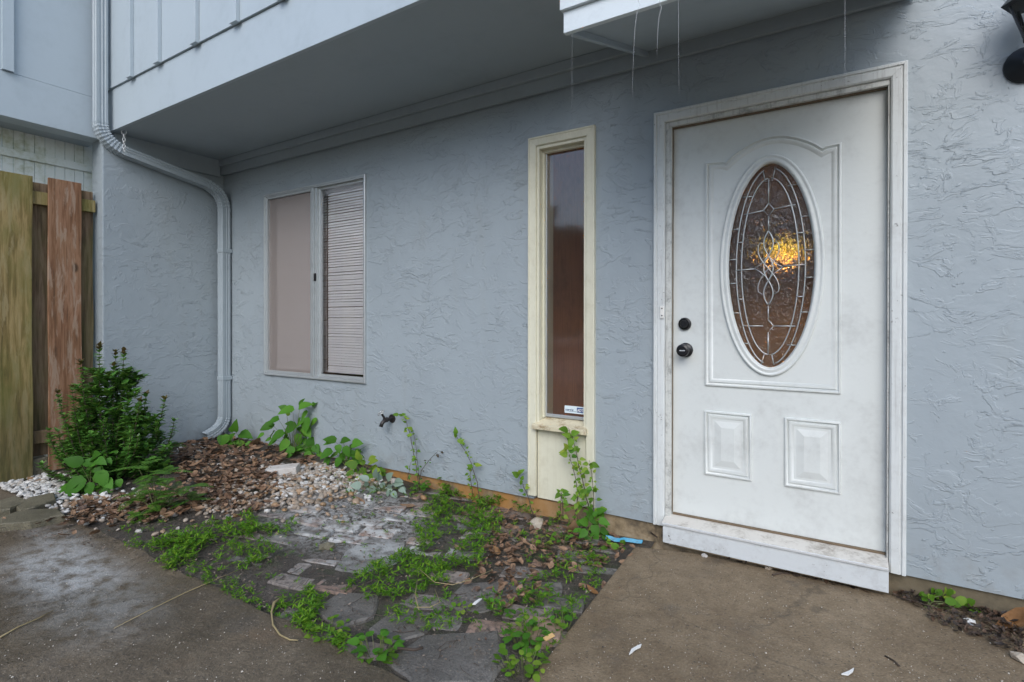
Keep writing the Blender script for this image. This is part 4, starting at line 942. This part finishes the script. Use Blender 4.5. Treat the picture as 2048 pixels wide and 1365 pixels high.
def scrap(pts, label, z=.0125):
    P = [ground_pt(u, v, z) for u, v in pts]; n = len(P); mb = MB().add([tuple(q) for q in P]+[tuple(q+Vector((0, 0, .004))) for q in P], [tuple(range(n, 2*n))]+[(i, (i+1) % n, n+(i+1) % n, n+i) for i in range(n)])
    tag(mb.build('paint_scrap', M['paper']), label, 'scrap')
scrap([(1258, 1311), (1263, 1300), (1274, 1294), (1283, 1290), (1281, 1296), (1270, 1301), (1264, 1307)], 'white paint flake on the door slab near the bed')
scrap([(1683, 1350), (1698, 1344), (1708, 1338), (1706, 1345), (1696, 1352)], 'white paint flake at the bottom middle of the door slab')
scrap([(945, 1210), (950, 1205), (958, 1200), (964, 1199), (957, 1205), (951, 1210)], 'white paint splash on the flagstone left of the slab', .03)
# mossy block in the gap under the fence
bk2 = MB().box(XF-.14, XF-.03, -1.325, -1.225, -.02, .15).build('concrete_block', M['edging'], bevel=.012); tag(bk2, 'mossy block in the gap under the fence boards', 'block')
# crumbs of bark, soil and lime over the whole bed
M['crumb'] = dryleaf('bark_crumb', (.03, .022, .016), (.11, .075, .05), (.26, .21, .165))
crumbs = tag(empty('soil_crumbs', (-1.5, -.8, 0)), 'bark crumbs, twigs and grit strewn over the soil bed', kind='stuff')
litter_spread([([(250, 1040), (560, 1000), (900, 985), (1195, 1085), (1255, 1110), (1050, 1360), (830, 1360), (520, 1200), (300, 1110)], .8), ([(0, 1062), (150, 1058), (420, 1130), (560, 1200), (760, 1330), (560, 1240), (250, 1110), (0, 1075)], .2)], 4200, .004, .016, M['crumb'], 0, 'crumb', crumbs, .004)
tw = MB()
for (x, y) in scatter(poly_world([(150, 1010), (420, 1000), (560, 1000), (900, 985), (1195, 1085), (1255, 1110), (1050, 1360), (830, 1360), (520, 1200), (120, 1055)]), 260, rs):
    a = rs.uniform(0, 6.28); L = rs.uniform(.02, .09); z = gz(x, y)+.014; tw.tube([(x, y, z), (x+math.cos(a)*L*.5, y+math.sin(a)*L*.5, z+rs.uniform(0, .01)), (x+math.cos(a+.3)*L, y+math.sin(a+.3)*L, z)], rs.uniform(.0007, .0018), 4)
o = tw.build('twig_spread', M['twig'], crumbs); o['kind'] = 'stuff'
# grit on the two slabs
gr = MB(); rg_ = random.Random(5)
for k in range(1500):
    u, v = rg_.uniform(0, 2047), rg_.uniform(1080, 1364)
    q = ground_pt(u, v, .009)
    if q.x > -.02 and (q.y > -.03 or not (q.x > -.01 or q.y < -.2)): continue
    if q.x <= -.02 and q.y > -1.52: continue
    s = rg_.uniform(.0010, .0028)*(1.7 if rg_.random() < .06 else 1); z = .006 if q.x < -.05 else .010; a = rg_.uniform(0, 3)
    gr.add([(q.x+s*math.cos(a+t)*(1 if t in (0, 3.1416) else .7), q.y+s*math.sin(a+t), z-.001) for t in (0, 1.57, 3.1416, 4.71)]+[(q.x, q.y, z+s*.7)], [(0, 1, 4), (1, 2, 4), (2, 3, 4), (3, 0, 4)])
M['grit'] = pebm('grit', [(0, (.42, .38, .32)), (.55, (.50, .46, .40)), (.62, (.05, .04, .035)), (1, (.03, .025, .02))])
tag(gr.build('grit', M['grit']), 'pale and dark grit specks on the concrete', kind='stuff')
# ================================================================== PLANTS
SH = {'ovate': ([0, .18, .42, .72, 1.], [.10, .82, 1., .62, .0]), 'heart': ([-.10, .12, .38, .70, 1.], [.55, 1., .98, .58, .0]), 'lance': ([0, .2, .5, .8, 1.], [.08, .75, 1., .6, .0]), 'round': ([0, .2, .5, .8, 1.], [.15, .85, 1., .85, .25])}
def add_leaf(mb, base, d, nrm, L, W, shape='ovate', droop=.15, fold=.25):
    d = Vector(d).normalized(); nrm = Vector(nrm); nrm = (nrm-d*nrm.dot(d))
    nrm = nrm.normalized() if nrm.length > 1e-4 else d.orthogonal().normalized(); s = d.cross(nrm)
    ts, ws = SH[shape]; vs_ = []
    for t, w2 in zip(ts, ws):
        c = Vector(base)+d*(L*t)-nrm*(droop*L*max(t, 0)**2); hw = W/2*w2
        vs_ += [c-s*hw+nrm*(fold*hw), c, c+s*hw+nrm*(fold*hw)]
    mb.add(vs_, [(i*3+k, i*3+k+1, i*3+4+k, i*3+3+k) for i in range(len(ts)-1) for k in range(2)])
def updir(rr, az, el): return Vector((math.cos(az)*math.cos(el), math.sin(az)*math.cos(el), math.sin(el)))
def curve_pts(a, b, bow, n=8):
    a, b, bow = Vector(a), Vector(b), Vector(bow); return [a.lerp(b, t)+bow*(4*t*(1-t)) for t in [i/n for i in range(n+1)]]

# ---- the evergreen shrub by the fence
rr = random.Random(31); sb = G(232, 955); sc = .00336
shr = tag(empty('shrub', sb), 'upright evergreen shrub with glossy dark leaves between fence and wall', 'shrub')
fol, tip = MB(), MB()
tops = [(215, 680), (228, 694), (250, 692), (205, 745), (180, 760), (140, 775), (150, 800), (285, 783), (300, 790), (315, 795), (265, 800), (240, 760), (118, 850), (105, 868), (125, 905), (170, 840), (200, 820), (310, 860), (295, 845), (265, 870), (230, 830), (150, 880), (185, 890), (330, 905), (300, 905), (220, 890), (258, 905)]
for (u, v) in tops+[(a+rr.uniform(-22, 22), b+rr.uniform(25, 75)) for a, b in tops]:
    v = min(v, 925); dx = (u-232)*sc; h = (958-v)*sc; dep = rr.uniform(-.16, .12)
    topp = sb+rgt*dx+Vector((fwd.x, fwd.y, 0))*dep+Vector((0, 0, h)); basep = sb+rgt*(dx*.35+rr.uniform(-.05, .05))+Vector((fwd.x, fwd.y, 0))*(dep*.6)
    basep.z = gz(basep.x, basep.y)
    if topp.x < -3.86: topp.x = -3.86
    pts = curve_pts(basep, topp, rgt*dx*.12+Vector((0, 0, -.02)), 10); MB().tube(pts, [.0055-.0038*i/10 for i in range(11)], 5).build('stem', M['brownstem'], shr, smooth=True)
    Ls = (topp-basep).length; nn = int(Ls/.024); az = rr.uniform(0, 6)
    for k in range(nn):
        t = .16+.84*(k+rr.uniform(-.2, .2))/nn; t = min(1., t); f = t*10; i = min(9, int(f)); p = pts[i].lerp(pts[i+1], f-i); ax_ = (pts[i+1]-pts[i]).normalized()
        az += 1.35
        for q in range(4):
            a = az+q*1.571+rr.uniform(-.35, .35); el = rr.uniform(.0, .7)+(.5 if t > .93 else 0)
            L = rr.uniform(.040, .062)*(1-.25*t); add_leaf(tip if t > .95 and h > .5 else fol, p, updir(rr, a, el), (0, 0, 1), L, L*rr.uniform(.5, .64), 'ovate', rr.uniform(.0, .3), .3)
# side shoots that fill the bush out
for k in range(150):
    zz = rr.random()**1.2; wq = .36*(1-.72*zz)+.05; a = rr.uniform(0, 6.28); c = sb+rgt*(wq*math.cos(a)*rr.random()**.5+.02-.06*zz)+Vector((fwd.x, fwd.y, 0))*(.20*math.sin(a)*rr.random()**.5*(1-.6*zz))+Vector((0, 0, .05+zz*.66))
    if c.x < XC+.06: continue
    d0 = updir(rr, a+rr.uniform(-.6, .6), rr.uniform(.5, 1.4)); Lq = rr.uniform(.06, .13); q0 = c-d0*Lq*.4
    MB().tube([q0, c+d0*Lq*.6], .0014, 4).build('stem', M['brownstem'], shr)
    for j in range(9):
        p = q0+d0*(Lq*(j+1)/9); a2 = j*2.4+k
        for q in range(2):
            L = rr.uniform(.042, .066); add_leaf(fol, p, (updir(rr, a2+q*3.14, rr.uniform(-.1, .6))+d0*.3), (0, 0, 1), L, L*rr.uniform(.5, .64), 'ovate', rr.uniform(0, .3), .3)
fol.build('foliage', M['shrubleaf'], shr); tip.build('young_foliage', M['shrubtip'], shr)

def plant(name, base, label, cat='weed', group=None): return tag(empty(name, base), label, cat, group)
def leaf_obj(par, mat, *a, **k):
    mb = MB(); add_leaf(mb, *a, **k); return mb.build('leaf', mat, par, smooth=True)
TOCAM = Vector((-fwd.x, -fwd.y, 0)).normalized()
# ---- broad leaved weeds: leaf list in measured spots (u, v, size px, direction in the picture)
def broad(base_uv, leaves, label, y=None, mat='broad', scale=1., seed=1, name='broadleaf_weed', shape='heart', stemmat='stem', depth=.06, base=None):
    r = random.Random(seed); b = base or (G(*base_uv) if y is None else Vector((on_y(*base_uv, y).x, y, gz(on_y(*base_uv, y).x, y))))
    pl = plant(name, b, label, 'weed', 'weeds growing in the bed')
    dist = (b-CAM).dot(fwd); px = dist/FPX
    hub = None
    for (u, v, L, ang) in leaves:
        d = ray(u, v); p = CAM+d*(dist+r.uniform(-depth, depth*.3))/d.dot(fwd)
        if y is not None: p.y = min(p.y, -.012)
        if p.x < XC+.03: p.x = XC+.03
        dr = (rgt*math.cos(ang)+Vector((0, 0, 1))*math.sin(ang)+TOCAM*r.uniform(.1, .6)).normalized(); nr = (Vector((0, 0, 1))*r.uniform(.4, 1.)+TOCAM*r.uniform(.5, 1.1)+rgt*r.uniform(-.3, .3))
        for e in range(2):
            q2 = p+rgt*r.uniform(-.5, .5)*L*px*1.6+Vector((0, 0, r.uniform(-.6, .15)))*L*px*1.3-TOCAM*r.uniform(.01, .05)
            if q2.z < b.z+.02: q2.z = b.z+.02+r.random()*.02
            if y is not None: q2.y = min(q2.y, -.012)
            q2.x = max(q2.x, XC+.03); a2 = ang+r.uniform(-1, 1)
            d2 = (rgt*math.cos(a2)+Vector((0, 0, 1))*math.sin(a2)+TOCAM*r.uniform(-.2, .6)).normalized()
            leaf_obj(pl, M[mat], q2, d2, Vector((0, 0, 1))+TOCAM*r.uniform(.2, .9), L*px*scale*r.uniform(.5, .85), L*px*scale*r.uniform(.4, .65), shape=shape, droop=r.uniform(.1, .35), fold=r.uniform(.1, .3))
        leaf_obj(pl, M[mat], p, dr, nr, L*px*scale, L*px*scale*r.uniform(.68, .85), shape=shape, droop=r.uniform(.1, .35), fold=r.uniform(.1, .3))
        MB().tube(curve_pts(b+Vector((r.uniform(-.01, .01), r.uniform(-.01, .01), 0)), p, rgt*r.uniform(-.02, .02)+Vector((0, 0, .01)), 6), [.0028-.0003*i for i in range(7)], 5).build('stem', M[stemmat], pl, smooth=True)
    return pl
broad((186, 985), [(185, 915, 34, .5), (160, 928, 36, 2.6), (200, 945, 40, -1.0), (165, 960, 52, -2.3), (212, 960, 32, -.6), (150, 975, 30, -2.0), (182, 968, 34, -1.6), (195, 920, 26, -.2), (178, 990, 26, -2.6), (205, 980, 26, -.3)], 'low weed with large heart shaped leaves in front of the shrub', scale=.85, seed=2)
broad((478, 895), [(470, 862, 24, 1.4), (482, 868, 26, -.1), (455, 872, 24, -2.0), (466, 886, 26, -1.9), (480, 884, 22, -1.2), (495, 886, 18, -.7), (460, 894, 20, -2.4), (474, 896, 18, -1.6)], 'small leafy weed beside the downspout outlet', y=-.16, seed=3)
broad((588, 905), [(600, 815, 34, .4), (585, 818, 36, -2.9), (612, 838, 34, -1.5), (572, 818, 20, 2.7), (556, 838, 26, -2.8), (545, 850, 32, -2.8), (590, 850, 36, -2.5), (610, 856, 30, -.8), (565, 865, 34, -2.6), (598, 870, 32, -1.7), (575, 882, 32, -2.2), (620, 880, 28, -1.2), (552, 880, 24, -2.6), (604, 892, 26, -1.0), (585, 896, 28, -2.0), (630, 892, 24, -.9), (615, 905, 24, -1.4), (640, 905, 22, -.6)], 'tall bushy weed with drooping green leaves under the window', y=-.09, scale=.8, seed=4)
broad((692, 930), [(684, 882, 22, .2), (670, 882, 24, 2.9), (706, 888, 24, .2), (690, 895, 22, -1.1), (662, 902, 26, -2.6), (700, 905, 20, -.5), (680, 918, 22, -2.1), (710, 912, 20, -1.0), (698, 922, 18, -1.6)], 'thin leaved weed against the stained foundation right of the window', y=-.08, seed=5)
broad((733, 950), [(720, 918, 20, 1.9), (740, 925, 22, .4), (712, 932, 22, 2.8), (728, 938, 22, -1.9), (748, 940, 20, -.5), (705, 945, 18, -2.6), (738, 950, 18, -1.2), (758, 948, 16, 0), (718, 955, 16, -2.2)], 'yellowish low weed at the foundation between faucet and window', mat='lime', y=-.13, seed=6)
broad((762, 985), [(735, 960, 20, 2.6), (752, 955, 20, 1.6), (775, 958, 20, .9), (790, 968, 18, .1), (720, 972, 20, 3.0), (748, 975, 20, -2.2), (770, 978, 20, -1.1), (800, 978, 16, -.3), (735, 988, 16, -2.5), (785, 985, 16, -.8)], 'pale lime dusted weed spreading under the faucet', mat='dusty', seed=7, depth=.10)
broad((1890, 1228), [(1868, 1200, 12, 2.4), (1885, 1192, 14, 1.5), (1890, 1205, 14, .2), (1872, 1212, 12, -2.4), (1900, 1210, 14, .6), (1912, 1208, 14, .9), (1905, 1222, 13, -.6), (1928, 1212, 15, 1.1), (1938, 1220, 16, -.2), (1922, 1226, 12, -1.4), (1880, 1222, 11, -1.5), (1895, 1218, 12, -1.)], 'small round leaved weed at the foundation right of the door', mat='lime', seed=8, shape='round', depth=.02, scale=1.5, base=Vector((1.10, -.07, .008)))

# ---- upright thin weeds on the wall
def thin(path_uv, y, label, n, lo, hi, mat='lime', seed=1, side=None, r0=.003, shape='heart', stemmat='brownstem', extra=()):
    r = random.Random(seed); pts = [on_y(u, v, y) for u, v in path_uv]; b = pts[0].copy(); b.z = max(gz(b.x, b.y), -.01) if b.x < 0 else .0
    pl = plant('wall_weed', b, label, 'weed', 'thin weeds climbing the wall'); P = [b]+pts[1:]
    def stemline(Q, rad):
        D = []
        for i in range(len(Q)-1):
            for k in range(4): D.append(Q[i].lerp(Q[i+1], k/4)+Vector((r.uniform(-.003, .003), r.uniform(-.003, .003), 0)))
        D.append(Q[-1]); m = len(D); MB().tube(D, [rad*(1-.7*i/m) for i in range(m)], 5).build('stem', M[stemmat], pl, smooth=True); return D
    lines = [stemline(P, r0)]+[stemline([on_y(u, v, y-.02*r.random()) for u, v in e], r0*.7) for e in extra]
    for D in lines:
        m = max(4, int(n*len(D)/sum(len(q) for q in lines)))
        for k in range(m):
            t = .12+.88*k/(m-1); i = min(len(D)-1, int(t*(len(D)-1))); p = D[i]
            a = r.uniform(0, 2*math.pi); dr = (rgt*math.cos(a)+Vector((0, 0, .6*math.sin(a)+.1))+TOCAM*r.uniform(.0, .6)).normalized()
            L = r.uniform(lo, hi)*(.75+.5*(t > .85)); off = dr*r.uniform(.006, .02)
            q = p+off
            if q.y > -.012: q.y = -.012
            leaf_obj(pl, M[mat] if r.random() > .12 else M['broad'], q, dr, Vector((0, 0, 1))*r.uniform(.2, 1)+TOCAM, L, L*r.uniform(.65, .85), shape=shape, droop=r.uniform(.1, .4), fold=.2)
            MB().tube([p, q], .0008, 4).build('petiole', M['stem'], pl)
    return pl
thin([(838, 985), (832, 930), (820, 870), (812, 838), (798, 828)], -.05, 'wispy half dried weed climbing beside the hose faucet', 44, .014, .032, seed=11, extra=([(838, 960), (833, 900), (826, 860)], [(815, 960), (822, 925)]))
dead = thin([(838, 975), (842, 942), (858, 922), (876, 902)], -.05, 'bare dead twig with withered leaves right of the faucet weed', 12, .014, .026, mat='deadleaf', seed=12, shape='lance')
thin([(962, 1000), (955, 965), (938, 915), (918, 885), (910, 865)], -.05, 'slender leafy weed in front of the stucco left of the sidelight', 36, .016, .034, seed=13, extra=([(945, 990), (940, 950), (948, 930)],))
thin([(1068, 1030), (1055, 990), (1042, 962), (1037, 948)], -.05, 'short three leaved weed just left of the sidelight frame', 14, .018, .036, seed=14)
thin([(1190, 1085), (1182, 1030), (1170, 985), (1158, 930), (1146, 880), (1137, 856)], -.075, 'climbing weed with heart shaped leaves in front of the cream sidelight panel', 130, .016, .042, seed=15, r0=.004, extra=([(1150, 1040), (1156, 990), (1150, 950), (1140, 915), (1134, 895)], [(1165, 1075), (1150, 1020), (1160, 985)], [(1186, 1050), (1188, 1000), (1184, 950), (1178, 920)], [(1128, 1040), (1124, 1000), (1122, 985)]))
thin([(1115, 1055), (1122, 1020), (1121, 990), (1128, 978)], -.07, 'small sprig rising at the foot of the sidelight panel', 8, .016, .028, seed=16)
broad((1190, 1085), [(1180, 1030, 22, 1.6), (1192, 1025, 22, .5), (1200, 1040, 22, -.3), (1175, 1045, 22, 2.8), (1188, 1052, 24, -1.3), (1202, 1058, 20, -.7), (1172, 1062, 20, -2.5), (1190, 1068, 22, -1.8), (1206, 1072, 18, -.6), (1178, 1076, 20, -2.3), (1196, 1082, 18, -1.0), (1184, 1038, 20, 2.1)], 'dense dark leafy foot of the vine at the sidelight corner', y=-.10, seed=17)
broad((1230, 1100), [(1222, 1094, 16, .3), (1236, 1096, 18, -.3), (1215, 1098, 14, 2.8)], 'variegated small sprig beside the blue plastic strip', mat='lime', seed=18, depth=.02, shape='round')

# ---- feathery weed in front of the shrub
def feathery(spots, label, seed, lo=.10, hi=.2):
    r = random.Random(seed); b = G(*spots[0]); pl = plant('feathery_weed', b, label, 'weed', 'weeds growing in the bed')
    fronds = MB(); dist = (b-CAM).dot(fwd)
    for (u, v) in spots[1:]:
        d = ray(u, v); p = CAM+d*((dist+r.uniform(-.1, .1))/d.dot(fwd)); q = p+Vector((0, 0, 0)); q.z = max(q.z, gz(q.x, q.y)+.03)
        MB().tube(curve_pts(b, q, (0, 0, .03), 6), [.003-.0003*i for i in range(7)], 5).build('stem', M['stem'], pl, smooth=True)
        for k in range(4):
            a = r.uniform(0, 6.28); L = r.uniform(lo, hi)*.75; el = r.uniform(-.1, .55); dr = updir(r, a, el); pts = [q+dr*(L*t)+Vector((0, 0, -.25*L*t*t)) for t in [i/12 for i in range(13)]]
            fronds.tube(pts, .0008, 4)
            s = dr.cross(Vector((0, 0, 1))).normalized()
            for i in range(1, 13):
                w2 = .024*math.sin(math.pi*(i/13)**.7)+.006
                for sg in (-1, 1): add_leaf(fronds, pts[i], (s*sg+dr*.35), (0, 0, 1), w2, .0085, 'round', .1, .05)
    fronds.build('fronds', M['fern'], pl)
feathery([(312, 1030), (275, 935), (300, 950), (330, 945), (345, 960), (290, 985), (320, 985), (350, 990), (375, 975), (300, 1010), (335, 1015), (265, 1000), (310, 965), (280, 1030), (380, 1000)], 'sprawling feathery leaved weed on the leaf litter', 21)
feathery([(322, 918), (338, 890), (352, 893)], 'single feathery sprig against the side wall', 22, .08, .14)

# ---- ground weeds in tufts (nobody could count the shoots)
r = random.Random(41); tuft, tuft2 = MB(), MB()
def tufts(poly, n, lo, hi, mb, wd=.22, hgt=.03, clump=3.2):
    for (x, y) in scatter(poly_world(poly), n, r):
        if mnoise.noise(Vector((x*clump*2, y*clump*2, 9)))+r.uniform(-.35, .35) < -.12: continue
        z = gz(x, y)+.006; h = r.uniform(.006, hgt); c = Vector((x, y, z+h))
        for k in range(r.randint(5, 9)):
            a = r.uniform(0, 6.28); L = r.uniform(lo, hi); add_leaf(mb, c, updir(r, a, r.uniform(-.1, .9)), (0, 0, 1), L, L*wd*r.uniform(.8, 1.3), 'lance', r.uniform(.05, .4), .2)
tufts([(820, 1045), (880, 990), (965, 985), (1010, 1020), (1000, 1080), (965, 1110), (975, 1150), (900, 1150), (840, 1110)], 1000, .012, .032, tuft, hgt=.065)
tufts([(690, 1180), (760, 1130), (850, 1100), (910, 1140), (890, 1180), (820, 1200), (740, 1215)], 560, .012, .030, tuft, hgt=.04)
tufts([(290, 1100), (400, 1060), (500, 1035), (520, 1070), (460, 1100), (340, 1145), (290, 1130)], 700, .012, .032, tuft, hgt=.045)
tufts([(510, 1065), (590, 1045), (615, 1060), (560, 1085)], 70, .013, .028, tuft)
tufts([(430, 1100), (520, 1080), (560, 1110), (500, 1150), (420, 1160)], 200, .012, .026, tuft)
tufts([(555, 1210), (620, 1185), (650, 1215), (620, 1260), (700, 1295), (690, 1320), (600, 1270)], 300, .012, .030, tuft, hgt=.04)
tufts([(770, 1230), (900, 1190), (960, 1230), (900, 1275), (800, 1275)], 110, .010, .024, tuft2)
tufts([(1000, 1050), (1130, 1030), (1190, 1090), (1180, 1140), (1040, 1120)], 90, .012, .030, tuft)
tufts([(870, 985), (960, 975), (1060, 1010), (1120, 1040), (1000, 1030)], 190, .014, .036, tuft, hgt=.05)
tufts([(960, 1200), (1060, 1170), (1110, 1210), (1020, 1262), (960, 1250)], 90, .010, .024, tuft2)
tufts([(240, 1060), (330, 1040), (360, 1075), (280, 1110)], 60, .012, .026, tuft2)
tufts([(1130, 1215), (1215, 1120), (1230, 1130), (1100, 1330), (1075, 1345)], 110, .008, .020, tuft2)
tufts([(640, 940), (840, 980), (860, 1010), (700, 1005)], 90, .010, .024, tuft2)
tufts([(250, 1095), (330, 1085), (440, 1150), (560, 1195), (600, 1265), (760, 1340), (700, 1345), (540, 1240), (400, 1170)], 330, .008, .022, tuft2, hgt=.015)
tufts([(470, 1062), (700, 1010), (840, 1040), (700, 1180), (640, 1260), (520, 1180)], 130, .008, .022, tuft2, hgt=.02)
tufts([(850, 1250), (1010, 1240), (1060, 1130), (1230, 1110), (1080, 1300), (1000, 1290)], 220, .010, .026, tuft, hgt=.03)
tag(tuft.build('ground_weeds', M['weed']), 'bright green mossy weeds creeping over the pavers', kind='stuff')
tag(tuft2.build('sparse_ground_weeds', M['weed']), 'sparse tiny weeds in the joints of the pavers', kind='stuff')
# ---- round leaved clumps near the camera
def clump(u, v, spread, n, lo, hi, label, seed, mat='broad', hgt=.07, shape='round', name='clover_clump'):
    rr_ = random.Random(seed); b = G(u, v); pl = plant(name, b, label, 'weed', 'weeds growing in the bed')
    for k in range(n):
        a = rr_.uniform(0, 6.28); q = b+Vector((math.cos(a)*spread*rr_.random()**.6, math.sin(a)*spread*rr_.random()**.6, rr_.uniform(.015, hgt))); L = rr_.uniform(lo, hi)
        dr = updir(rr_, a+rr_.uniform(-.8, .8), rr_.uniform(-.2, .5))
        MB().tube([Vector((b.x*.4+q.x*.6, b.y*.4+q.y*.6, b.z-.005)), q], .0011, 4).build('stem', M['stem'], pl)
        leaf_obj(pl, M[mat] if rr_.random() > .25 else M['lime'], q, dr, (rr_.uniform(-.3, .3), rr_.uniform(-.3, .3), 1), L, L*rr_.uniform(.75, .95), shape=shape, droop=rr_.uniform(.05, .3), fold=.12)
clump(1052, 1290, .070, 44, .018, .036, 'dense round leaved clump beside the door slab', 51)
clump(1045, 1345, .085, 40, .016, .032, 'yellow green clump at the bottom edge by the slab', 52, mat='lime', hgt=.05)
clump(755, 1312, .075, 34, .024, .046, 'broad leaved clump at the corner of the walkway', 53, hgt=.06, shape='ovate')
clump(1120, 1262, .045, 18, .018, .034, 'small green clump against the slab edge', 54)
clump(655, 1272, .075, 26, .016, .034, 'low leafy clump on the walkway edge', 55, mat='lime', shape='ovate', hgt=.045)
clump(1085, 1100, .045, 18, .018, .036, 'little upright weed among the wet leaves', 56, mat='lime', shape='ovate')
clump(1125, 1090, .045, 18, .016, .034, 'green weed with oval leaves in the wet litter under the sidelight', 57, shape='ovate', hgt=.08)
clump(1190, 1130, .040, 14, .018, .032, 'yellowish clover sprig near the slab corner', 58, mat='lime', hgt=.03)
clump(1085, 1210, .045, 14, .014, .030, 'tiny weed by a paver joint left of the slab', 59)
clump(925, 1230, .05, 12, .012, .026, 'sparse yellowish sprig on the grey flagstone', 60, mat='lime', hgt=.03)
clump(1010, 1225, .06, 20, .012, .028, 'creeping sprigs over the flagstone joint', 61, hgt=.03)
clump(842, 985, .06, 26, .022, .040, 'dark round leaved weed at the orange stained foundation', 62, hgt=.07)
clump(900, 985, .07, 30, .022, .042, 'nettle like clump at the foundation left of the sidelight', 63, mat='lime', shape='ovate', hgt=.11)
clump(1045, 1020, .07, 26, .016, .034, 'leafy clump below the left corner of the sidelight', 64, shape='ovate', hgt=.06)
# dead runners over the pavers
for k, q in enumerate(([(840, 1140), (870, 1165), (905, 1170), (940, 1160), (985, 1140)], [(832, 1215), (860, 1215), (880, 1205), (870, 1180)], [(835, 1160), (830, 1190), (838, 1220)])):
    stick(q, .0016, M['straw'], ('thin dead runner below the grassy clump', 'looped dead runner on the flagstones', 'short dead runner left of the looped one')[k], 'runner', .035, 'dead_runner')

# ================================================================== RAINWATER FALLING FROM THE AWNING
def stream(pts, rad, label, y=-.957):
    P = [on_y(u, v, y) for u, v in pts]; tag(MB().tube(P, rad, 6).build('water_stream', M['water'], smooth=True), label, 'water', 'rainwater streams off the awning')
stream([(1279, -12), (1276, 2), (1280, 10), (1274, 26), (1270, 55), (1268, 90), (1266, 140), (1264, 210)], [.0014, .0018, .0022, .0022, .0018, .0012, .0008, .0003], 'wavy stream of rainwater nearest the awning corner')
stream([(1321, -14), (1319, 6), (1323, 16), (1318, 34), (1315, 70), (1314, 110)], [.0014, .0018, .0022, .002, .0014, .0006], 'wavy rainwater stream second from the awning corner')
stream([(1357, -14), (1357, 40), (1357, 90), (1358, 190)], [.0009, .0012, .0010, .0004], 'straight thin drip line above the left of the door')
stream([(1144.5, 62), (1144, 120), (1144, 200), (1144, 252)], [.0006, .0006, .0005, .0003], 'hair thin drip from the awning corner')
stream([(1690, -10), (1690, 60), (1690, 190)], [.0010, .0010, .0005], 'faint drip line above the right of the door')

# ================================================================== TREES ACROSS THE YARD (mirrored in the panes)
r = random.Random(77)
for k, (x, y, h, wd) in enumerate(((-19, -17, 6.6, 3.2), (-12.5, -20, 5.6, 3.6), (-6, -22, 6.2, 3.6), (.5, -24, 5.6, 3.8), (7, -22, 6.4, 3.4), (13, -20, 6.0, 3.2))):
    tr = tag(empty('tree', (x, y, -.06)), ('broad leafy tree %s across the yard' % ('farthest left', 'second from the left', 'left of centre', 'right of centre', 'second from the right', 'farthest right')[k]), 'tree', 'trees across the yard behind the viewer')
    MB().tube([(x, y, -.1), (x+.1, y, h*.35), (x-.1, y+.1, h*.7)], [.2, .15, .06], 8).build('trunk', M['brownstem'], tr, smooth=True)
    cr = MB()
    for i in range(900):
        a = r.uniform(0, 6.28); zz = r.uniform(.12, 1); rad = wd*math.sqrt(max(.02, 1-(zz*1.5-.75)**2))*r.random()**.4; p = (x+rad*math.cos(a), y+rad*math.sin(a)*.8, h*zz)
        add_leaf(cr, p, updir(r, r.uniform(0, 6.28), r.uniform(-.6, .6)), (r.uniform(-1, 1), r.uniform(-1, 1), 1), r.uniform(.8, 1.5), .9, 'ovate')
    cr.build('crown', M['tree'], tr)
